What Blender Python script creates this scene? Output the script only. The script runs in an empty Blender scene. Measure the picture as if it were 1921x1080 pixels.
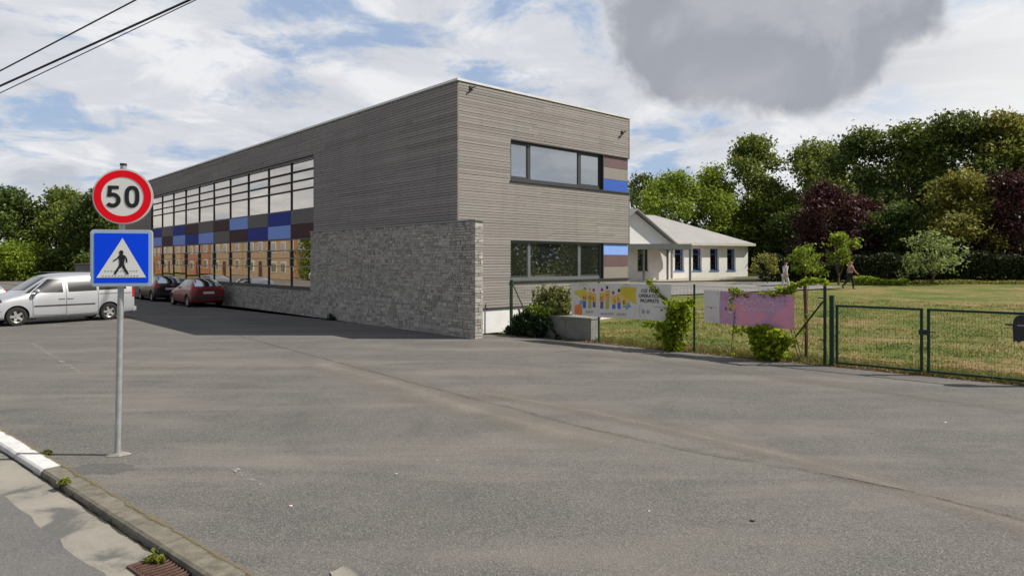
import bpy, bmesh, math, random
import numpy as np
from mathutils import Vector, Matrix
from mathutils.bvhtree import BVHTree
R = math.radians
sc = bpy.context.scene
col = sc.collection

# ------------------------------------------------------------------ camera
F = 1263.0; EYE = 2.25; HOR = 490.0
cam_d = bpy.data.cameras.new('camera'); cam = bpy.data.objects.new('camera', cam_d); col.objects.link(cam)
cam_d.sensor_width = 36.0; cam_d.lens = 36.0*F/1921.0
cam_d.shift_y = -(540.0-HOR)/1921.0
cam_d.clip_start = 0.1; cam_d.clip_end = 5000
cam.location = (0, 0, EYE); cam.rotation_euler = (R(90), 0, 0)
sc.camera = cam

# ------------------------------------------------------------------ world: sky with a broken layer of cloud
SUN = Vector((0.998, -0.03, 0.97)).normalized()
sun_el = math.asin(SUN.z); sun_az = math.atan2(SUN.x, SUN.y)
W = bpy.data.worlds.new('World'); sc.world = W; W.use_nodes = True
nt = W.node_tree; nt.nodes.clear()
def N(t, **kw):
    n = nt.nodes.new(t)
    for k, v in kw.items(): setattr(n, k, v)
    return n
def LK(a, b): nt.links.new(a, b)
def math_(op, a, b=None, c=None, clamp=False):
    n = N('ShaderNodeMath', operation=op); n.use_clamp = clamp
    for i, v in enumerate((a, b, c)):
        if v is None: continue
        if isinstance(v, (int, float)): n.inputs[i].default_value = v
        else: LK(v, n.inputs[i])
    return n.outputs[0]
def noise_(vec, scale, detail=8, rough=.55, dist=0.):
    n = N('ShaderNodeTexNoise'); n.inputs['Scale'].default_value = scale
    n.inputs['Detail'].default_value = detail; n.inputs['Roughness'].default_value = rough
    n.inputs['Distortion'].default_value = dist
    LK(vec, n.inputs['Vector']); return n.outputs['Fac']
def ramp_(fac, stops, mode='EASE'):
    n = N('ShaderNodeValToRGB'); n.color_ramp.interpolation = mode
    e = n.color_ramp.elements
    while len(e) < len(stops): e.new(.5)
    for i, (p, c) in enumerate(stops):
        e[i].position = p; e[i].color = (c[0], c[1], c[2], 1) if isinstance(c, tuple) else (c, c, c, 1)
    LK(fac, n.inputs[0]); return n.outputs[0]
def mix_(fac, a, b):
    n = N('ShaderNodeMix', data_type='RGBA')
    for s, v in ((n.inputs[0], fac), (n.inputs[6], a), (n.inputs[7], b)):
        if isinstance(v, (int, float)): s.default_value = v
        elif isinstance(v, tuple): s.default_value = (v[0], v[1], v[2], 1)
        else: LK(v, s)
    return n.outputs[2]
tc = N('ShaderNodeTexCoord'); D = tc.outputs['Generated']
sky = N('ShaderNodeTexSky', sky_type='NISHITA'); sky.sun_disc = False
sky.sun_elevation = sun_el; sky.sun_rotation = sun_az; sky.air_density = 1.0; sky.dust_density = 1.5
sky.altitude = 50
LK(D, sky.inputs[0])
SKY_S = 0.1
sep = N('ShaderNodeSeparateXYZ'); LK(D, sep.inputs[0])
zz = math_('ADD', math_('MAXIMUM', sep.outputs[2], 0.0), 0.16)
comb = N('ShaderNodeCombineXYZ'); LK(math_('DIVIDE', sep.outputs[0], zz), comb.inputs[0]); LK(math_('DIVIDE', sep.outputs[1], zz), comb.inputs[1])
P = comb.outputs[0]
n1 = noise_(P, 2.3, 12, .62, .35)
n2 = noise_(P, 0.55, 6, .5, .1)
n3 = noise_(P, 1.7, 11, .60, .5)
cov = math_('ADD', math_('MULTIPLY', n1, .66), math_('MULTIPLY', n2, .34))
# more cover low down, thinner high
cov = math_('ADD', cov, math_('MULTIPLY', math_('SUBTRACT', .3, sep.outputs[2]), .16))
cover = ramp_(cov, [(.400, 0.0), (.505, 1.0)])
shade = ramp_(n3, [(.34, (4.9, 5.15, 5.7)), (.48, (6.2, 6.4, 6.85)), (.62, (7.9, 7.95, 8.15))])
# the one big grey cloud to the right
def cloud(cx, cz, sx, sz, n_amp=.55, cy=1.0):
    c = Vector((cx, cy, cz)).normalized()
    vm = N('ShaderNodeVectorMath', operation='SUBTRACT'); LK(D, vm.inputs[0]); vm.inputs[1].default_value = c
    vs = N('ShaderNodeVectorMath', operation='MULTIPLY'); LK(vm.outputs[0], vs.inputs[0]); vs.inputs[1].default_value = (1/sx, .6/sx, 1/sz)
    ln = N('ShaderNodeVectorMath', operation='LENGTH'); LK(vs.outputs[0], ln.inputs[0])
    nn = noise_(D, 9.0, 9, .55, .2)
    return math_('ADD', ln.outputs['Value'], math_('MULTIPLY', math_('SUBTRACT', nn, .5), n_amp*2))
g = cloud(.372, .36, .225, .135, .36)
gm = ramp_(g, [(.80, 1.0), (1.0, 0.0)])
halo = ramp_(g, [(.90, .5), (1.0, .0)])
gd = noise_(D, 4.5, 12, .56, .3)
gcol = ramp_(math_('ADD', gd, math_('MULTIPLY', g, .12)), [(.38, (5.6, 5.7, 6.05)), (.50, (4.2, 4.35, 4.75)), (.62, (3.3, 3.5, 3.95)), (.85, (4.2, 4.3, 4.7))])
# bright bank by the sun side, low
glow = ramp_(math_('ADD', math_('MULTIPLY', sep.outputs[0], .9), math_('MULTIPLY', sep.outputs[2], -.7)), [(.12, 0.0), (.42, 1.0), (.60, 1.0), (.78, .1)])
base = mix_(cover, (0, 0, 0), (1, 1, 1))
skyc = N('ShaderNodeVectorMath', operation='MULTIPLY'); LK(sky.outputs[0], skyc.inputs[0]); skyc.inputs[1].default_value = (1.0, 1.0, 1.0)
bluec = mix_(.7, skyc.outputs[0], (3.9, 5.0, 7.0))
c1 = mix_(cover, bluec, shade)
c2 = mix_(math_('MULTIPLY', glow, .72), c1, (8.8, 8.75, 8.6))
c2 = mix_(halo, c2, (8.3, 8.35, 8.5))
c3 = mix_(gm, c2, gcol)
# ground-side half of the dome stays a dull earth tone
low = ramp_(math_('MULTIPLY_ADD', sep.outputs[2], 8.0, .5), [(.35, 1.0), (.5, 0.0)])
# sky dimmed overhead and behind the viewer, added to cut the ambient light
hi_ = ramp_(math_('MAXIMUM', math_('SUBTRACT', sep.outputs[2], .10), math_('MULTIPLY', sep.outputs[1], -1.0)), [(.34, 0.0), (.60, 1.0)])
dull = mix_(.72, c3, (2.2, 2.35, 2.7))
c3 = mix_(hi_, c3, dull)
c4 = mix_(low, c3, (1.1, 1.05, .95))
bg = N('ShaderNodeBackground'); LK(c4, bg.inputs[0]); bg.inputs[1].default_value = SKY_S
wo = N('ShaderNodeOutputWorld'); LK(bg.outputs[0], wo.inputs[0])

# ------------------------------------------------------------------ sun
sl = bpy.data.lights.new('sun', 'SUN'); sl.energy = 5.0; sl.angle = R(0.5); sl.color = (1.0, .94, .84)
so = bpy.data.objects.new('sun', sl); col.objects.link(so)
so.rotation_euler = SUN.to_track_quat('Z', 'Y').to_euler(); so.location = (30, -10, 40)
sc.view_settings.view_transform = 'Standard'; sc.view_settings.look = 'None'
sc.view_settings.exposure = 0.12; sc.view_settings.gamma = 1.0
sc.render.film_transparent = False

# ------------------------------------------------------------------ helpers: objects
def obj(name, mesh, mat=None, parent=None):
    o = bpy.data.objects.new(name, mesh); col.objects.link(o)
    if mat is not None:
        for m in (mat if isinstance(mat, (list, tuple)) else [mat]): mesh.materials.append(m)
    if parent is not None: o.parent = parent
    return o
def tag(o, label=None, cat=None, group=None, kind=None):
    if label: o['label'] = label
    if cat: o['category'] = cat
    if group: o['group'] = group
    if kind: o['kind'] = kind
    return o
def empty(name, loc=(0, 0, 0), rz=0, label=None, cat=None, group=None):
    o = bpy.data.objects.new(name, None); col.objects.link(o)
    o.location = loc; o.rotation_euler = (0, 0, rz); o.empty_display_size = .1
    return tag(o, label, cat, group)
def copy_tree(o, parent=None):
    c = o.copy(); col.objects.link(c); c.parent = parent
    for ch in list(o.children): copy_tree(ch, c)
    return c
class MB:
    def __init__(s): s.v = []; s.f = []; s.m = []
    def quad(s, a, b, c, d, mi=0):
        i = len(s.v); s.v += [tuple(a), tuple(b), tuple(c), tuple(d)]; s.f.append((i, i+1, i+2, i+3)); s.m.append(mi); return s
    def box(s, x0, x1, y0, y1, z0, z1, mi=0, j=None):
        i = len(s.v)
        P = [(x, y, z) for z in (z0, z1) for y in (y0, y1) for x in (x0, x1)]
        if j: P = [tuple(c+random.uniform(-j, j) for c in p) for p in P]
        s.v += P
        for f in ((0, 2, 3, 1), (4, 5, 7, 6), (0, 1, 5, 4), (2, 6, 7, 3), (0, 4, 6, 2), (1, 3, 7, 5)):
            s.f.append(tuple(i+k for k in f)); s.m.append(mi)
        return s
    def tube(s, p0, p1, r0, r1=None, n=8, mi=0, cap=True):
        r1 = r0 if r1 is None else r1
        p0, p1 = Vector(p0), Vector(p1); d = (p1-p0)
        if d.length < 1e-6: return s
        q = d.to_track_quat('Z', 'Y'); i = len(s.v)
        for p, r in ((p0, r0), (p1, r1)):
            for k in range(n):
                a = 2*math.pi*k/n; s.v.append(tuple(p+q@Vector((r*math.cos(a), r*math.sin(a), 0))))
        for k in range(n):
            s.f.append((i+k, i+(k+1) % n, i+n+(k+1) % n, i+n+k)); s.m.append(mi)
        if cap:
            s.f.append(tuple(i+k for k in reversed(range(n)))); s.m.append(mi)
            s.f.append(tuple(i+n+k for k in range(n))); s.m.append(mi)
        return s
    def path(s, pts, rs, n=8, mi=0):
        if not isinstance(rs, (list, tuple)): rs = [rs]*len(pts)
        pts = [Vector(p) for p in pts]; i = len(s.v)
        for k, p in enumerate(pts):
            d = (pts[min(k+1, len(pts)-1)]-pts[max(k-1, 0)]); q = d.to_track_quat('Z', 'Y')
            for a_ in range(n):
                a = 2*math.pi*a_/n; s.v.append(tuple(p+q@Vector((rs[k]*math.cos(a), rs[k]*math.sin(a), 0))))
        for k in range(len(pts)-1):
            for a_ in range(n):
                b = (a_+1) % n
                s.f.append((i+k*n+a_, i+k*n+b, i+(k+1)*n+b, i+(k+1)*n+a_)); s.m.append(mi)
        s.f.append(tuple(i+k for k in reversed(range(n)))); s.m.append(mi)
        s.f.append(tuple(i+(len(pts)-1)*n+k for k in range(n))); s.m.append(mi)
        return s
    def poly(s, pts, y=0.0, mi=0, t=0.0):
        # polygon given in (x,z), laid at y; thickness t towards +y
        i = len(s.v); n = len(pts)
        s.v += [(p[0], y, p[1]) for p in pts]; s.f.append(tuple(range(i, i+n))); s.m.append(mi)
        if t:
            s.v += [(p[0], y+t, p[1]) for p in pts]; s.f.append(tuple(reversed(range(i+n, i+2*n)))); s.m.append(mi)
            for k in range(n):
                b = (k+1) % n; s.f.append((i+b, i+k, i+n+k, i+n+b)); s.m.append(mi)
        return s
    def mesh(s, name, smooth=False):
        me = bpy.data.meshes.new(name); me.from_pydata(s.v, [], s.f)
        if any(s.m): me.polygons.foreach_set('material_index', s.m)
        if smooth: me.polygons.foreach_set('use_smooth', [True]*len(s.f)); me.set_sharp_from_angle(angle=R(40))
        me.update(); return me
    def build(s, name, mat, parent=None, smooth=False):
        return obj(name, s.mesh(name, smooth), mat, parent)
def lathe(prof, n=32, axis='y'):
    v = []; f = []
    for k in range(n):
        a = 2*math.pi*k/n
        for r, h in prof:
            v.append((r*math.cos(a), h, r*math.sin(a)) if axis == 'y' else (r*math.cos(a), r*math.sin(a), h))
    m = len(prof)
    for k in range(n):
        b = (k+1) % n
        for j in range(m-1): f.append((k*m+j, b*m+j, b*m+j+1, k*m+j+1))
    me = bpy.data.meshes.new('lathe'); me.from_pydata(v, [], f); me.polygons.foreach_set('use_smooth', [True]*len(f))
    me.set_sharp_from_angle(angle=R(35)); return me

# ------------------------------------------------------------------ helpers: materials
class Mat:
    def __init__(s, name, rough=.6, metal=0., spec=.5):
        s.m = bpy.data.materials.new(name); s.m.use_nodes = True; s.t = s.m.node_tree
        s.b = s.t.nodes['Principled BSDF']; s.o = s.t.nodes['Material Output']
        s.b.inputs['Roughness'].default_value = rough; s.b.inputs['Metallic'].default_value = metal
        s.b.inputs['Specular IOR Level'].default_value = spec
        s._pos = None
    def N(s, t, **kw):
        n = s.t.nodes.new(t)
        for k, v in kw.items(): setattr(n, k, v)
        return n
    def L(s, a, b): s.t.links.new(a, b)
    def pos(s):
        if s._pos is None: s._pos = s.N('ShaderNodeNewGeometry').outputs['Position']
        return s._pos
    def obj(s): return s.N('ShaderNodeTexCoord').outputs['Object']
    def noise(s, scale, detail=5, rough=.55, vec=None, stretch=None, dist=0.):
        n = s.N('ShaderNodeTexNoise'); n.inputs['Scale'].default_value = scale
        n.inputs['Detail'].default_value = detail; n.inputs['Roughness'].default_value = rough; n.inputs['Distortion'].default_value = dist
        v = vec if vec is not None else s.pos()
        if stretch:
            mp = s.N('ShaderNodeMapping'); mp.inputs['Scale'].default_value = stretch; s.L(v, mp.inputs[0]); v = mp.outputs[0]
        s.L(v, n.inputs['Vector']); return n.outputs['Fac']
    def island(s): return s.N('ShaderNodeNewGeometry').outputs['Random Per Island']
    def rnd(s): return s.N('ShaderNodeObjectInfo').outputs['Random']
    def math(s, op, a, b=None, clamp=False):
        n = s.N('ShaderNodeMath', operation=op); n.use_clamp = clamp
        for i, v in enumerate((a, b)):
            if v is None: continue
            if isinstance(v, (int, float)): n.inputs[i].default_value = v
            else: s.L(v, n.inputs[i])
        return n.outputs[0]
    def ramp(s, fac, stops, mode='LINEAR'):
        n = s.N('ShaderNodeValToRGB'); n.color_ramp.interpolation = mode; e = n.color_ramp.elements
        while len(e) < len(stops): e.new(.5)
        for i, (p, c) in enumerate(stops):
            e[i].position = p; e[i].color = (c[0], c[1], c[2], 1) if isinstance(c, tuple) else (c, c, c, 1)
        s.L(fac, n.inputs[0]); return n.outputs[0]
    def mix(s, fac, a, b, mode='MIX'):
        n = s.N('ShaderNodeMix', data_type='RGBA'); n.blend_type = mode
        for k, v in ((n.inputs[0], fac), (n.inputs[6], a), (n.inputs[7], b)):
            if isinstance(v, (int, float)): k.default_value = v
            elif isinstance(v, tuple): k.default_value = (v[0], v[1], v[2], 1)
            else: s.L(v, k)
        return n.outputs[2]
    def color(s, c):
        if isinstance(c, tuple): s.b.inputs['Base Color'].default_value = (c[0], c[1], c[2], 1)
        else: s.L(c, s.b.inputs['Base Color'])
        return s
    def bump(s, h, strength=.3, dist=.01):
        n = s.N('ShaderNodeBump'); n.inputs['Strength'].default_value = strength; n.inputs['Distance'].default_value = dist
        s.L(h, n.inputs['Height']); s.L(n.outputs[0], s.b.inputs['Normal']); return s
    def rough(s, r): s.L(r, s.b.inputs['Roughness']); return s
def simple(name, c, rough=.6, metal=0., var=.12, scale=3., bump=0., spec=.5):
    m = Mat(name, rough, metal, spec)
    lo = tuple(x*(1-var) for x in c); hi = tuple(min(1, x*(1+var)) for x in c)
    n = m.noise(scale, 6, .6)
    m.color(m.ramp(n, [(.3, lo), (.7, hi)]))
    if bump: m.bump(m.noise(scale*8, 4), bump, .004)
    return m.m

# ---- materials
def mat_asphalt():
    m = Mat('asphalt', .92, spec=.25)
    big = m.noise(.16, 5, .6, dist=.6); mid = m.noise(.9, 7, .65); fine = m.noise(48, 4, .85)
    c = m.ramp(big, [(.36, (.104, .101, .097)), (.50, (.132, .126, .118)), (.62, (.165, .154, .141))])
    c = m.mix(.45, c, m.ramp(mid, [(.36, (.096, .093, .090)), (.64, (.166, .155, .141))]))
    # exposed chippings: each small cell its own stone tone, light and dark
    vo = m.N('ShaderNodeTexVoronoi'); vo.inputs['Scale'].default_value = 85.; m.L(m.pos(), vo.inputs['Vector'])
    sp = m.N('ShaderNodeSeparateColor'); m.L(vo.outputs['Color'], sp.inputs[0])
    c = m.mix(m.ramp(sp.outputs[0], [(.62, 0.), (.98, .55)]), c, (.29, .268, .24))
    c = m.mix(m.ramp(sp.outputs[1], [(.60, 0.), (.95, .60)]), c, (.045, .044, .043))
    c = m.mix(m.ramp(fine, [(.50, 0.), (.68, .35)]), c, (.24, .225, .205))
    st = m.noise(.5, 7, .66, stretch=(.35, 1.8, 1.), dist=.5)
    c = m.mix(m.ramp(st, [(.47, 0.), (.66, .6)]), c, (.225, .205, .180))
    st2 = m.noise(.42, 7, .68, stretch=(1.3, .8, 1.), dist=.8)
    c = m.mix(m.ramp(st2, [(.54, 0.), (.72, .5)]), c, (.088, .086, .083))
    m.color(c); m.bump(vo.outputs['Distance'], .5, .006); return m.m
def mat_road():
    m = Mat('road_asphalt', .9, spec=.25)
    mid = m.noise(1.0, 6, .6); fine = m.noise(60, 3, .75)
    c = m.ramp(mid, [(.3, (.10, .10, .10)), (.7, (.145, .142, .135))])
    c = m.mix(m.ramp(fine, [(.42, 0.), (.65, .8)]), c, (.21, .2, .19)); m.color(c); m.bump(fine, .5, .006); return m.m
def mat_concrete(name='concrete', lo=(.20, .19, .165), hi=(.34, .32, .28), sc_=2.5):
    m = Mat(name, .9, spec=.25); a = m.noise(sc_, 7, .65); f = m.noise(70, 3, .7)
    c = m.ramp(a, [(.3, lo), (.7, hi)]); c = m.mix(m.ramp(f, [(.5, 0.), (.75, .4)]), c, tuple(x*.5 for x in lo))
    m.color(c); m.bump(f, .4, .004); return m.m
def mat_gutter():
    m = Mat('gutter_concrete', .9, spec=.2); a = m.noise(1.4, 7, .6, dist=.5); f = m.noise(60, 3, .7)
    c = m.ramp(a, [(.38, (.13, .128, .12)), (.47, (.27, .25, .215)), (.7, (.34, .31, .26))])
    c = m.mix(m.ramp(f, [(.55, 0.), (.75, .4)]), c, (.1, .1, .09)); m.color(c); m.bump(f, .4, .004); return m.m
def mat_lawn():
    m = Mat('lawn', .95, spec=.15)
    a = m.noise(.33, 6, .65, dist=.4); b = m.noise(1.6, 6, .7); c_ = m.noise(9, 5, .7); f = m.noise(45, 3, .8)
    c = m.ramp(a, [(.38, (.130, .175, .032)), (.5, (.235, .230, .062)), (.60, (.40, .285, .13))])
    c = m.mix(m.ramp(b, [(.35, .65), (.55, 0.)]), c, (.085, .150, .022))
    c = m.mix(m.ramp(b, [(.55, 0.), (.72, .6)]), c, (.40, .27, .15))
    c = m.mix(m.ramp(c_, [(.4, .5), (.6, 0.)]), c, (.07, .09, .02))
    c = m.mix(m.ramp(f, [(.4, .55), (.6, 0.)]), c, (.045, .05, .015))
    m.color(c); m.bump(f, .8, .02); return m.m
def mat_leaf(name, dark, mid, light, trans=.28):
    m = Mat(name, .55, spec=.25)
    n = m.noise(.55, 3, .6); isl = m.island()
    v = m.math('ADD', m.math('MULTIPLY', isl, .55), m.math('MULTIPLY', n, .6))
    c = m.ramp(v, [(.25, dark), (.58, mid), (.95, light)]); m.color(c)
    tr = m.N('ShaderNodeBsdfTranslucent'); mx = m.N('ShaderNodeMixShader'); mx.inputs[0].default_value = trans
    bright = m.mix(.5, c, light); m.L(bright, tr.inputs[0])
    m.L(m.b.outputs[0], mx.inputs[1]); m.L(tr.outputs[0], mx.inputs[2]); m.L(mx.outputs[0], m.o.inputs[0]); return m.m
def mat_grass():
    m = Mat('grass_blades', .7, spec=.15); n = m.noise(.33, 6, .65, dist=.4); n2 = m.noise(1.6, 6, .7); isl = m.island()
    v = m.math('ADD', m.math('ADD', m.math('MULTIPLY', n, .9), m.math('MULTIPLY', n2, .7)), m.math('MULTIPLY', isl, .25))
    m.color(m.ramp(v, [(.72, (.09, .14, .02)), (.90, (.22, .235, .055)), (1.0, (.38, .30, .12)), (1.12, (.50, .34, .17))])); return m.m
def mat_slat():
    m = Mat('weathered_timber', .85, spec=.2); isl = m.island()
    ob = m.obj()
    gr = m.noise(3.0, 6, .65, vec=ob, stretch=(1.2, 1.2, 30.)); big = m.noise(.5, 4, .6, vec=ob)
    c = m.ramp(isl, [(0., (.200, .184, .174)), (.10, (.265, .246, .234)), (.5, (.300, .280, .267)), (1., (.360, .340, .326))])
    c = m.mix(.45, c, m.ramp(gr, [(.3, (.20, .18, .165)), (.7, (.37, .342, .32))]))
    c = m.mix(m.ramp(big, [(.35, .3), (.65, 0.)]), c, (.21, .192, .19)); sk = m.noise(2.2, 5, .6, vec=ob, stretch=(1.6, 1.6, .12)); c = m.mix(m.ramp(sk, [(.52, 0.), (.72, .4)]), c, (.20, .185, .178)); m.color(c); m.bump(gr, .3, .003); return m.m
def mat_stone():
    m = Mat('rubble_stone', .9, spec=.2); isl = m.island(); n = m.noise(14, 6, .7); big = m.noise(.8, 4)
    c = m.ramp(isl, [(0., (.25, .235, .215)), (.25, (.35, .335, .305)), (.5, (.42, .405, .365)), (.75, (.50, .48, .425)), (.93, (.38, .36, .33)), (.985, (.34, .28, .22)), (1., (.46, .45, .43))])
    c = m.mix(m.ramp(n, [(.35, .35), (.55, 0.)]), c, (.18, .175, .17)); m.color(c); m.bump(n, .7, .015); return m.m
def mat_glass(name, base=(.012, .014, .015), ior=2.4, tint=(.92, .95, .95), rough=.015):
    m = Mat(name, .3); m.color(base)
    gl = m.N('ShaderNodeBsdfGlossy'); gl.inputs['Roughness'].default_value = rough; gl.inputs[0].default_value = (*tint, 1)
    fr = m.N('ShaderNodeFresnel'); fr.inputs[0].default_value = ior
    mx = m.N('ShaderNodeMixShader'); m.L(fr.outputs[0], mx.inputs[0]); m.L(m.b.outputs[0], mx.inputs[1]); m.L(gl.outputs[0], mx.inputs[2])
    w = m.noise(.45, 2, .4)
    bp = m.N('ShaderNodeBump'); bp.inputs['Strength'].default_value = .14; bp.inputs['Distance'].default_value = .02; m.L(w, bp.inputs['Height'])
    m.L(bp.outputs[0], gl.inputs['Normal']); m.L(bp.outputs[0], fr.inputs['Normal'])
    m.L(mx.outputs[0], m.o.inputs[0]); return m.m
def mat_paint(name, c, flake=.0, dirt=.1):
    m = Mat(name, .38, metal=flake); n = m.noise(2.5, 5)
    m.color(m.ramp(n, [(.3, tuple(x*(1-dirt) for x in c)), (.7, c)]))
    m.b.inputs['Coat Weight'].default_value = .6; m.b.inputs['Coat Roughness'].default_value = .06; return m.m
def mat_fade(name, c, rough=.9, cover=.5, scale=3., soft=.25, edge=True, grain=30):
    # worn film lying on the asphalt: breaks up by noise, thins out towards the ribbon's edges (UV)
    m = Mat(name, rough, spec=.2); m.color(m.ramp(m.noise(40, 3, .7), [(.3, tuple(x*.75 for x in c)), (.7, c)]))
    n = m.math('ADD', m.math('MULTIPLY', m.noise(scale, 6, .7), .6), m.math('MULTIPLY', m.noise(grain, 3, .7), .4))
    if edge:
        uv = m.N('ShaderNodeUVMap').outputs[0]; sp = m.N('ShaderNodeSeparateXYZ'); m.L(uv, sp.inputs[0])
        e = m.math('SUBTRACT', 1.0, m.math('ABSOLUTE', m.math('SUBTRACT', m.math('MULTIPLY', sp.outputs[1], 2.0), 1.0)))
        n = m.math('ADD', n, m.math('MULTIPLY', m.math('SUBTRACT', e, .6), .45))
    a = m.ramp(n, [(1-cover-.0, 0.), (min(1., 1-cover+soft), 1.)])
    tr = m.N('ShaderNodeBsdfTransparent'); mx = m.N('ShaderNodeMixShader')
    m.L(a, mx.inputs[0]); m.L(tr.outputs[0], mx.inputs[1]); m.L(m.b.outputs[0], mx.inputs[2]); m.L(mx.outputs[0], m.o.inputs[0]); return m.m

M = dict(
    asphalt=mat_asphalt(), road=mat_road(), concrete=mat_concrete(), kerb=mat_concrete('kerb_concrete', (.115, .105, .082), (.25, .23, .18), 7.),
    gutter=mat_gutter(), block=mat_concrete('block_concrete', (.17, .165, .15), (.27, .26, .24), 2.), path=mat_concrete('path_slabs', (.19, .18, .17), (.26, .245, .23), .8),
    lawn=mat_lawn(), slat=mat_slat(), stone=mat_stone(), mortar=mat_concrete('mortar', (.38, .365, .33), (.50, .48, .44), 5.),
    joint=simple('dark_backing', (.075, .07, .066), .9), soil=simple('soil', (.14, .10, .06), .95, var=.4, scale=6, bump=.6),
    glass=mat_glass('facade_glass', (.03, .028, .024), 2.8, (.68, .63, .56)), glass_b=mat_glass('gable_glass', (.010, .012, .010), 4.6, (.88, .94, 1.)), glass_c=mat_glass('plain_glass', (.012, .014, .012), 1.7, (.9, .95, 1.)),
    carglass=mat_glass('car_glass', (.008, .01, .011), 1.6), frame=simple('anthracite_frame', (.035, .040, .045), .45),
    frame_l=simple('grey_frame', (.13, .14, .15), .4), sill=simple('zinc_sill', (.24, .25, .26), .4, .3), coping=simple('pale_metal_coping', (.62, .62, .60), .4, .2),
    white=simple('white_render', (.72, .73, .74), .85, var=.07), cream=simple('cream_render', (.79, .78, .765), .9, var=.06, scale=1.2),
    roof=simple('pale_roof_sheet', (.33, .325, .315), .8, var=.08, scale=.8), fascia=simple('cream_fascia', (.62, .59, .50), .6),
    p_navy=simple('navy_panel', (.014, .038, .28), .6, var=.05, spec=.15), p_blue=simple('light_blue_panel', (.24, .38, .84), .6, var=.05, spec=.15),
    p_grey=simple('grey_panel', (.15, .142, .135), .6, var=.06, spec=.15), p_plum=simple('plum_panel', (.062, .026, .030), .6, var=.06, spec=.15),
    galv=simple('galvanised_steel', (.42, .44, .45), .42, .55, var=.15, scale=9), alu=simple('aluminium_edge', (.62, .64, .66), .35, .3),
    red=simple('sign_red', (.93, .008, .02), .6, var=.02, spec=.12), signwhite=simple('sign_white', (.82, .83, .80), .6, var=.02, spec=.2), signblue=simple('sign_blue', (.003, .075, .95), .6, var=.02, spec=.12),
    signpale=simple('sign_pale_blue', (.35, .52, .80), .4, var=.02), black=simple('black_film', (.012, .012, .014), .5),
    green=simple('green_coated_steel', (.010, .040, .022), .5, var=.15, scale=8, spec=.25), greenwire=simple('green_wire', (.06, .10, .045), .6, spec=.2), blackpl=simple('black_plastic', (.015, .016, .018), .45),
    bark=simple('bark', (.10, .075, .05), .95, var=.35, scale=7, bump=.8), wood=simple('brown_stake', (.13, .07, .04), .85, var=.3, scale=9),
    rubber=simple('tyre_rubber', (.018, .018, .018), .85), rim=simple('alloy_rim', (.50, .50, .49), .35, .6, var=.1, scale=12),
    silver=mat_paint('silver_paint', (.47, .485, .51), .3), redcar=mat_paint('dark_red_paint', (.20, .010, .015)), blackcar=mat_paint('black_car_paint', (.012, .012, .014)),
    whitecar=mat_paint('white_car_paint', (.70, .70, .70)), lampred=simple('red_lens', (.45, .01, .01), .2), lampclear=mat_glass('lamp_lens', (.035, .04, .045), 1.5),
    trim=simple('dark_trim', (.03, .03, .032), .6), chrome=simple('chrome', (.6, .6, .6), .12, 1.), plate=simple('number_plate', (.7, .7, .68), .5),
    rust=simple('rusty_iron', (.10, .055, .04), .85, .2, var=.35, scale=14, bump=.5), grey_box=simple('grey_cabinet', (.16, .165, .16), .7),
    vinyl=simple('white_vinyl', (.66, .64, .60), .6, var=.04, scale=2.), yellow=simple('yellow_ink', (.62, .50, .03), .6, var=.1), orange=simple('orange_ink', (.75, .22, .05), .6),
    ink=simple('dark_ink', (.03, .03, .035), .6), inkgrey=simple('grey_ink', (.33, .31, .33), .6), inkblue=simple('blue_ink', (.03, .16, .50), .6), inkred=simple('red_ink', (.35, .03, .05), .6),
    inkteal=simple('teal_ink', (.15, .38, .50), .6), inkviolet=simple('violet_ink', (.16, .10, .25), .6), inkolive=simple('olive_ink', (.38, .42, .08), .6), card=simple('card_yellow', (.78, .45, .05), .6), pale=simple('pale_ink', (.66, .50, .58), .6),
    skin=simple('skin', (.48, .26, .19), .6), hairb=simple('brown_hair', (.06, .03, .02), .7), hairf=simple('fair_hair', (.40, .22, .12), .7),
    shirtw=simple('white_cloth', (.68, .66, .72), .85), blouse=simple('beige_pink_cloth', (.32, .19, .16), .85, var=.4, scale=14), trousers=simple('black_cloth', (.015, .015, .018), .9), trouserw=simple('pale_trousers', (.55, .55, .55), .9),
    brick=None)
def mat_pink():
    m = Mat('faded_pink_vinyl', .6); n = m.noise(1.6, 4, .55, vec=m.obj(), dist=.6); n2 = m.noise(3.5, 4, .6, vec=m.obj())
    c = m.ramp(n, [(.35, (.52, .27, .41)), (.5, (.50, .29, .44)), (.62, (.70, .29, .38))]); c = m.mix(m.ramp(n2, [(.5, 0.), (.7, .45)]), c, (.62, .34, .42)); m.color(c); return m.m
M['pink'] = mat_pink()
def mat_brick():
    m = Mat('orange_brick', .9, spec=.2); t = m.N('ShaderNodeTexBrick'); mp = m.N('ShaderNodeMapping')
    mp.inputs['Rotation'].default_value = (R(90), 0, 0); m.L(m.obj(), mp.inputs[0])
    m.L(mp.outputs[0], t.inputs[0]); t.inputs['Scale'].default_value = 4.
    t.inputs['Color1'].default_value = (.22, .095, .06, 1); t.inputs['Color2'].default_value = (.31, .14, .08, 1); t.inputs['Mortar'].default_value = (.35, .3, .25, 1)
    t.inputs['Mortar Size'].default_value = .012; t.inputs['Brick Width'].default_value = .9; t.inputs['Row Height'].default_value = .3
    m.color(t.outputs[0]); return m.m
M['brick'] = mat_brick()
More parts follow.
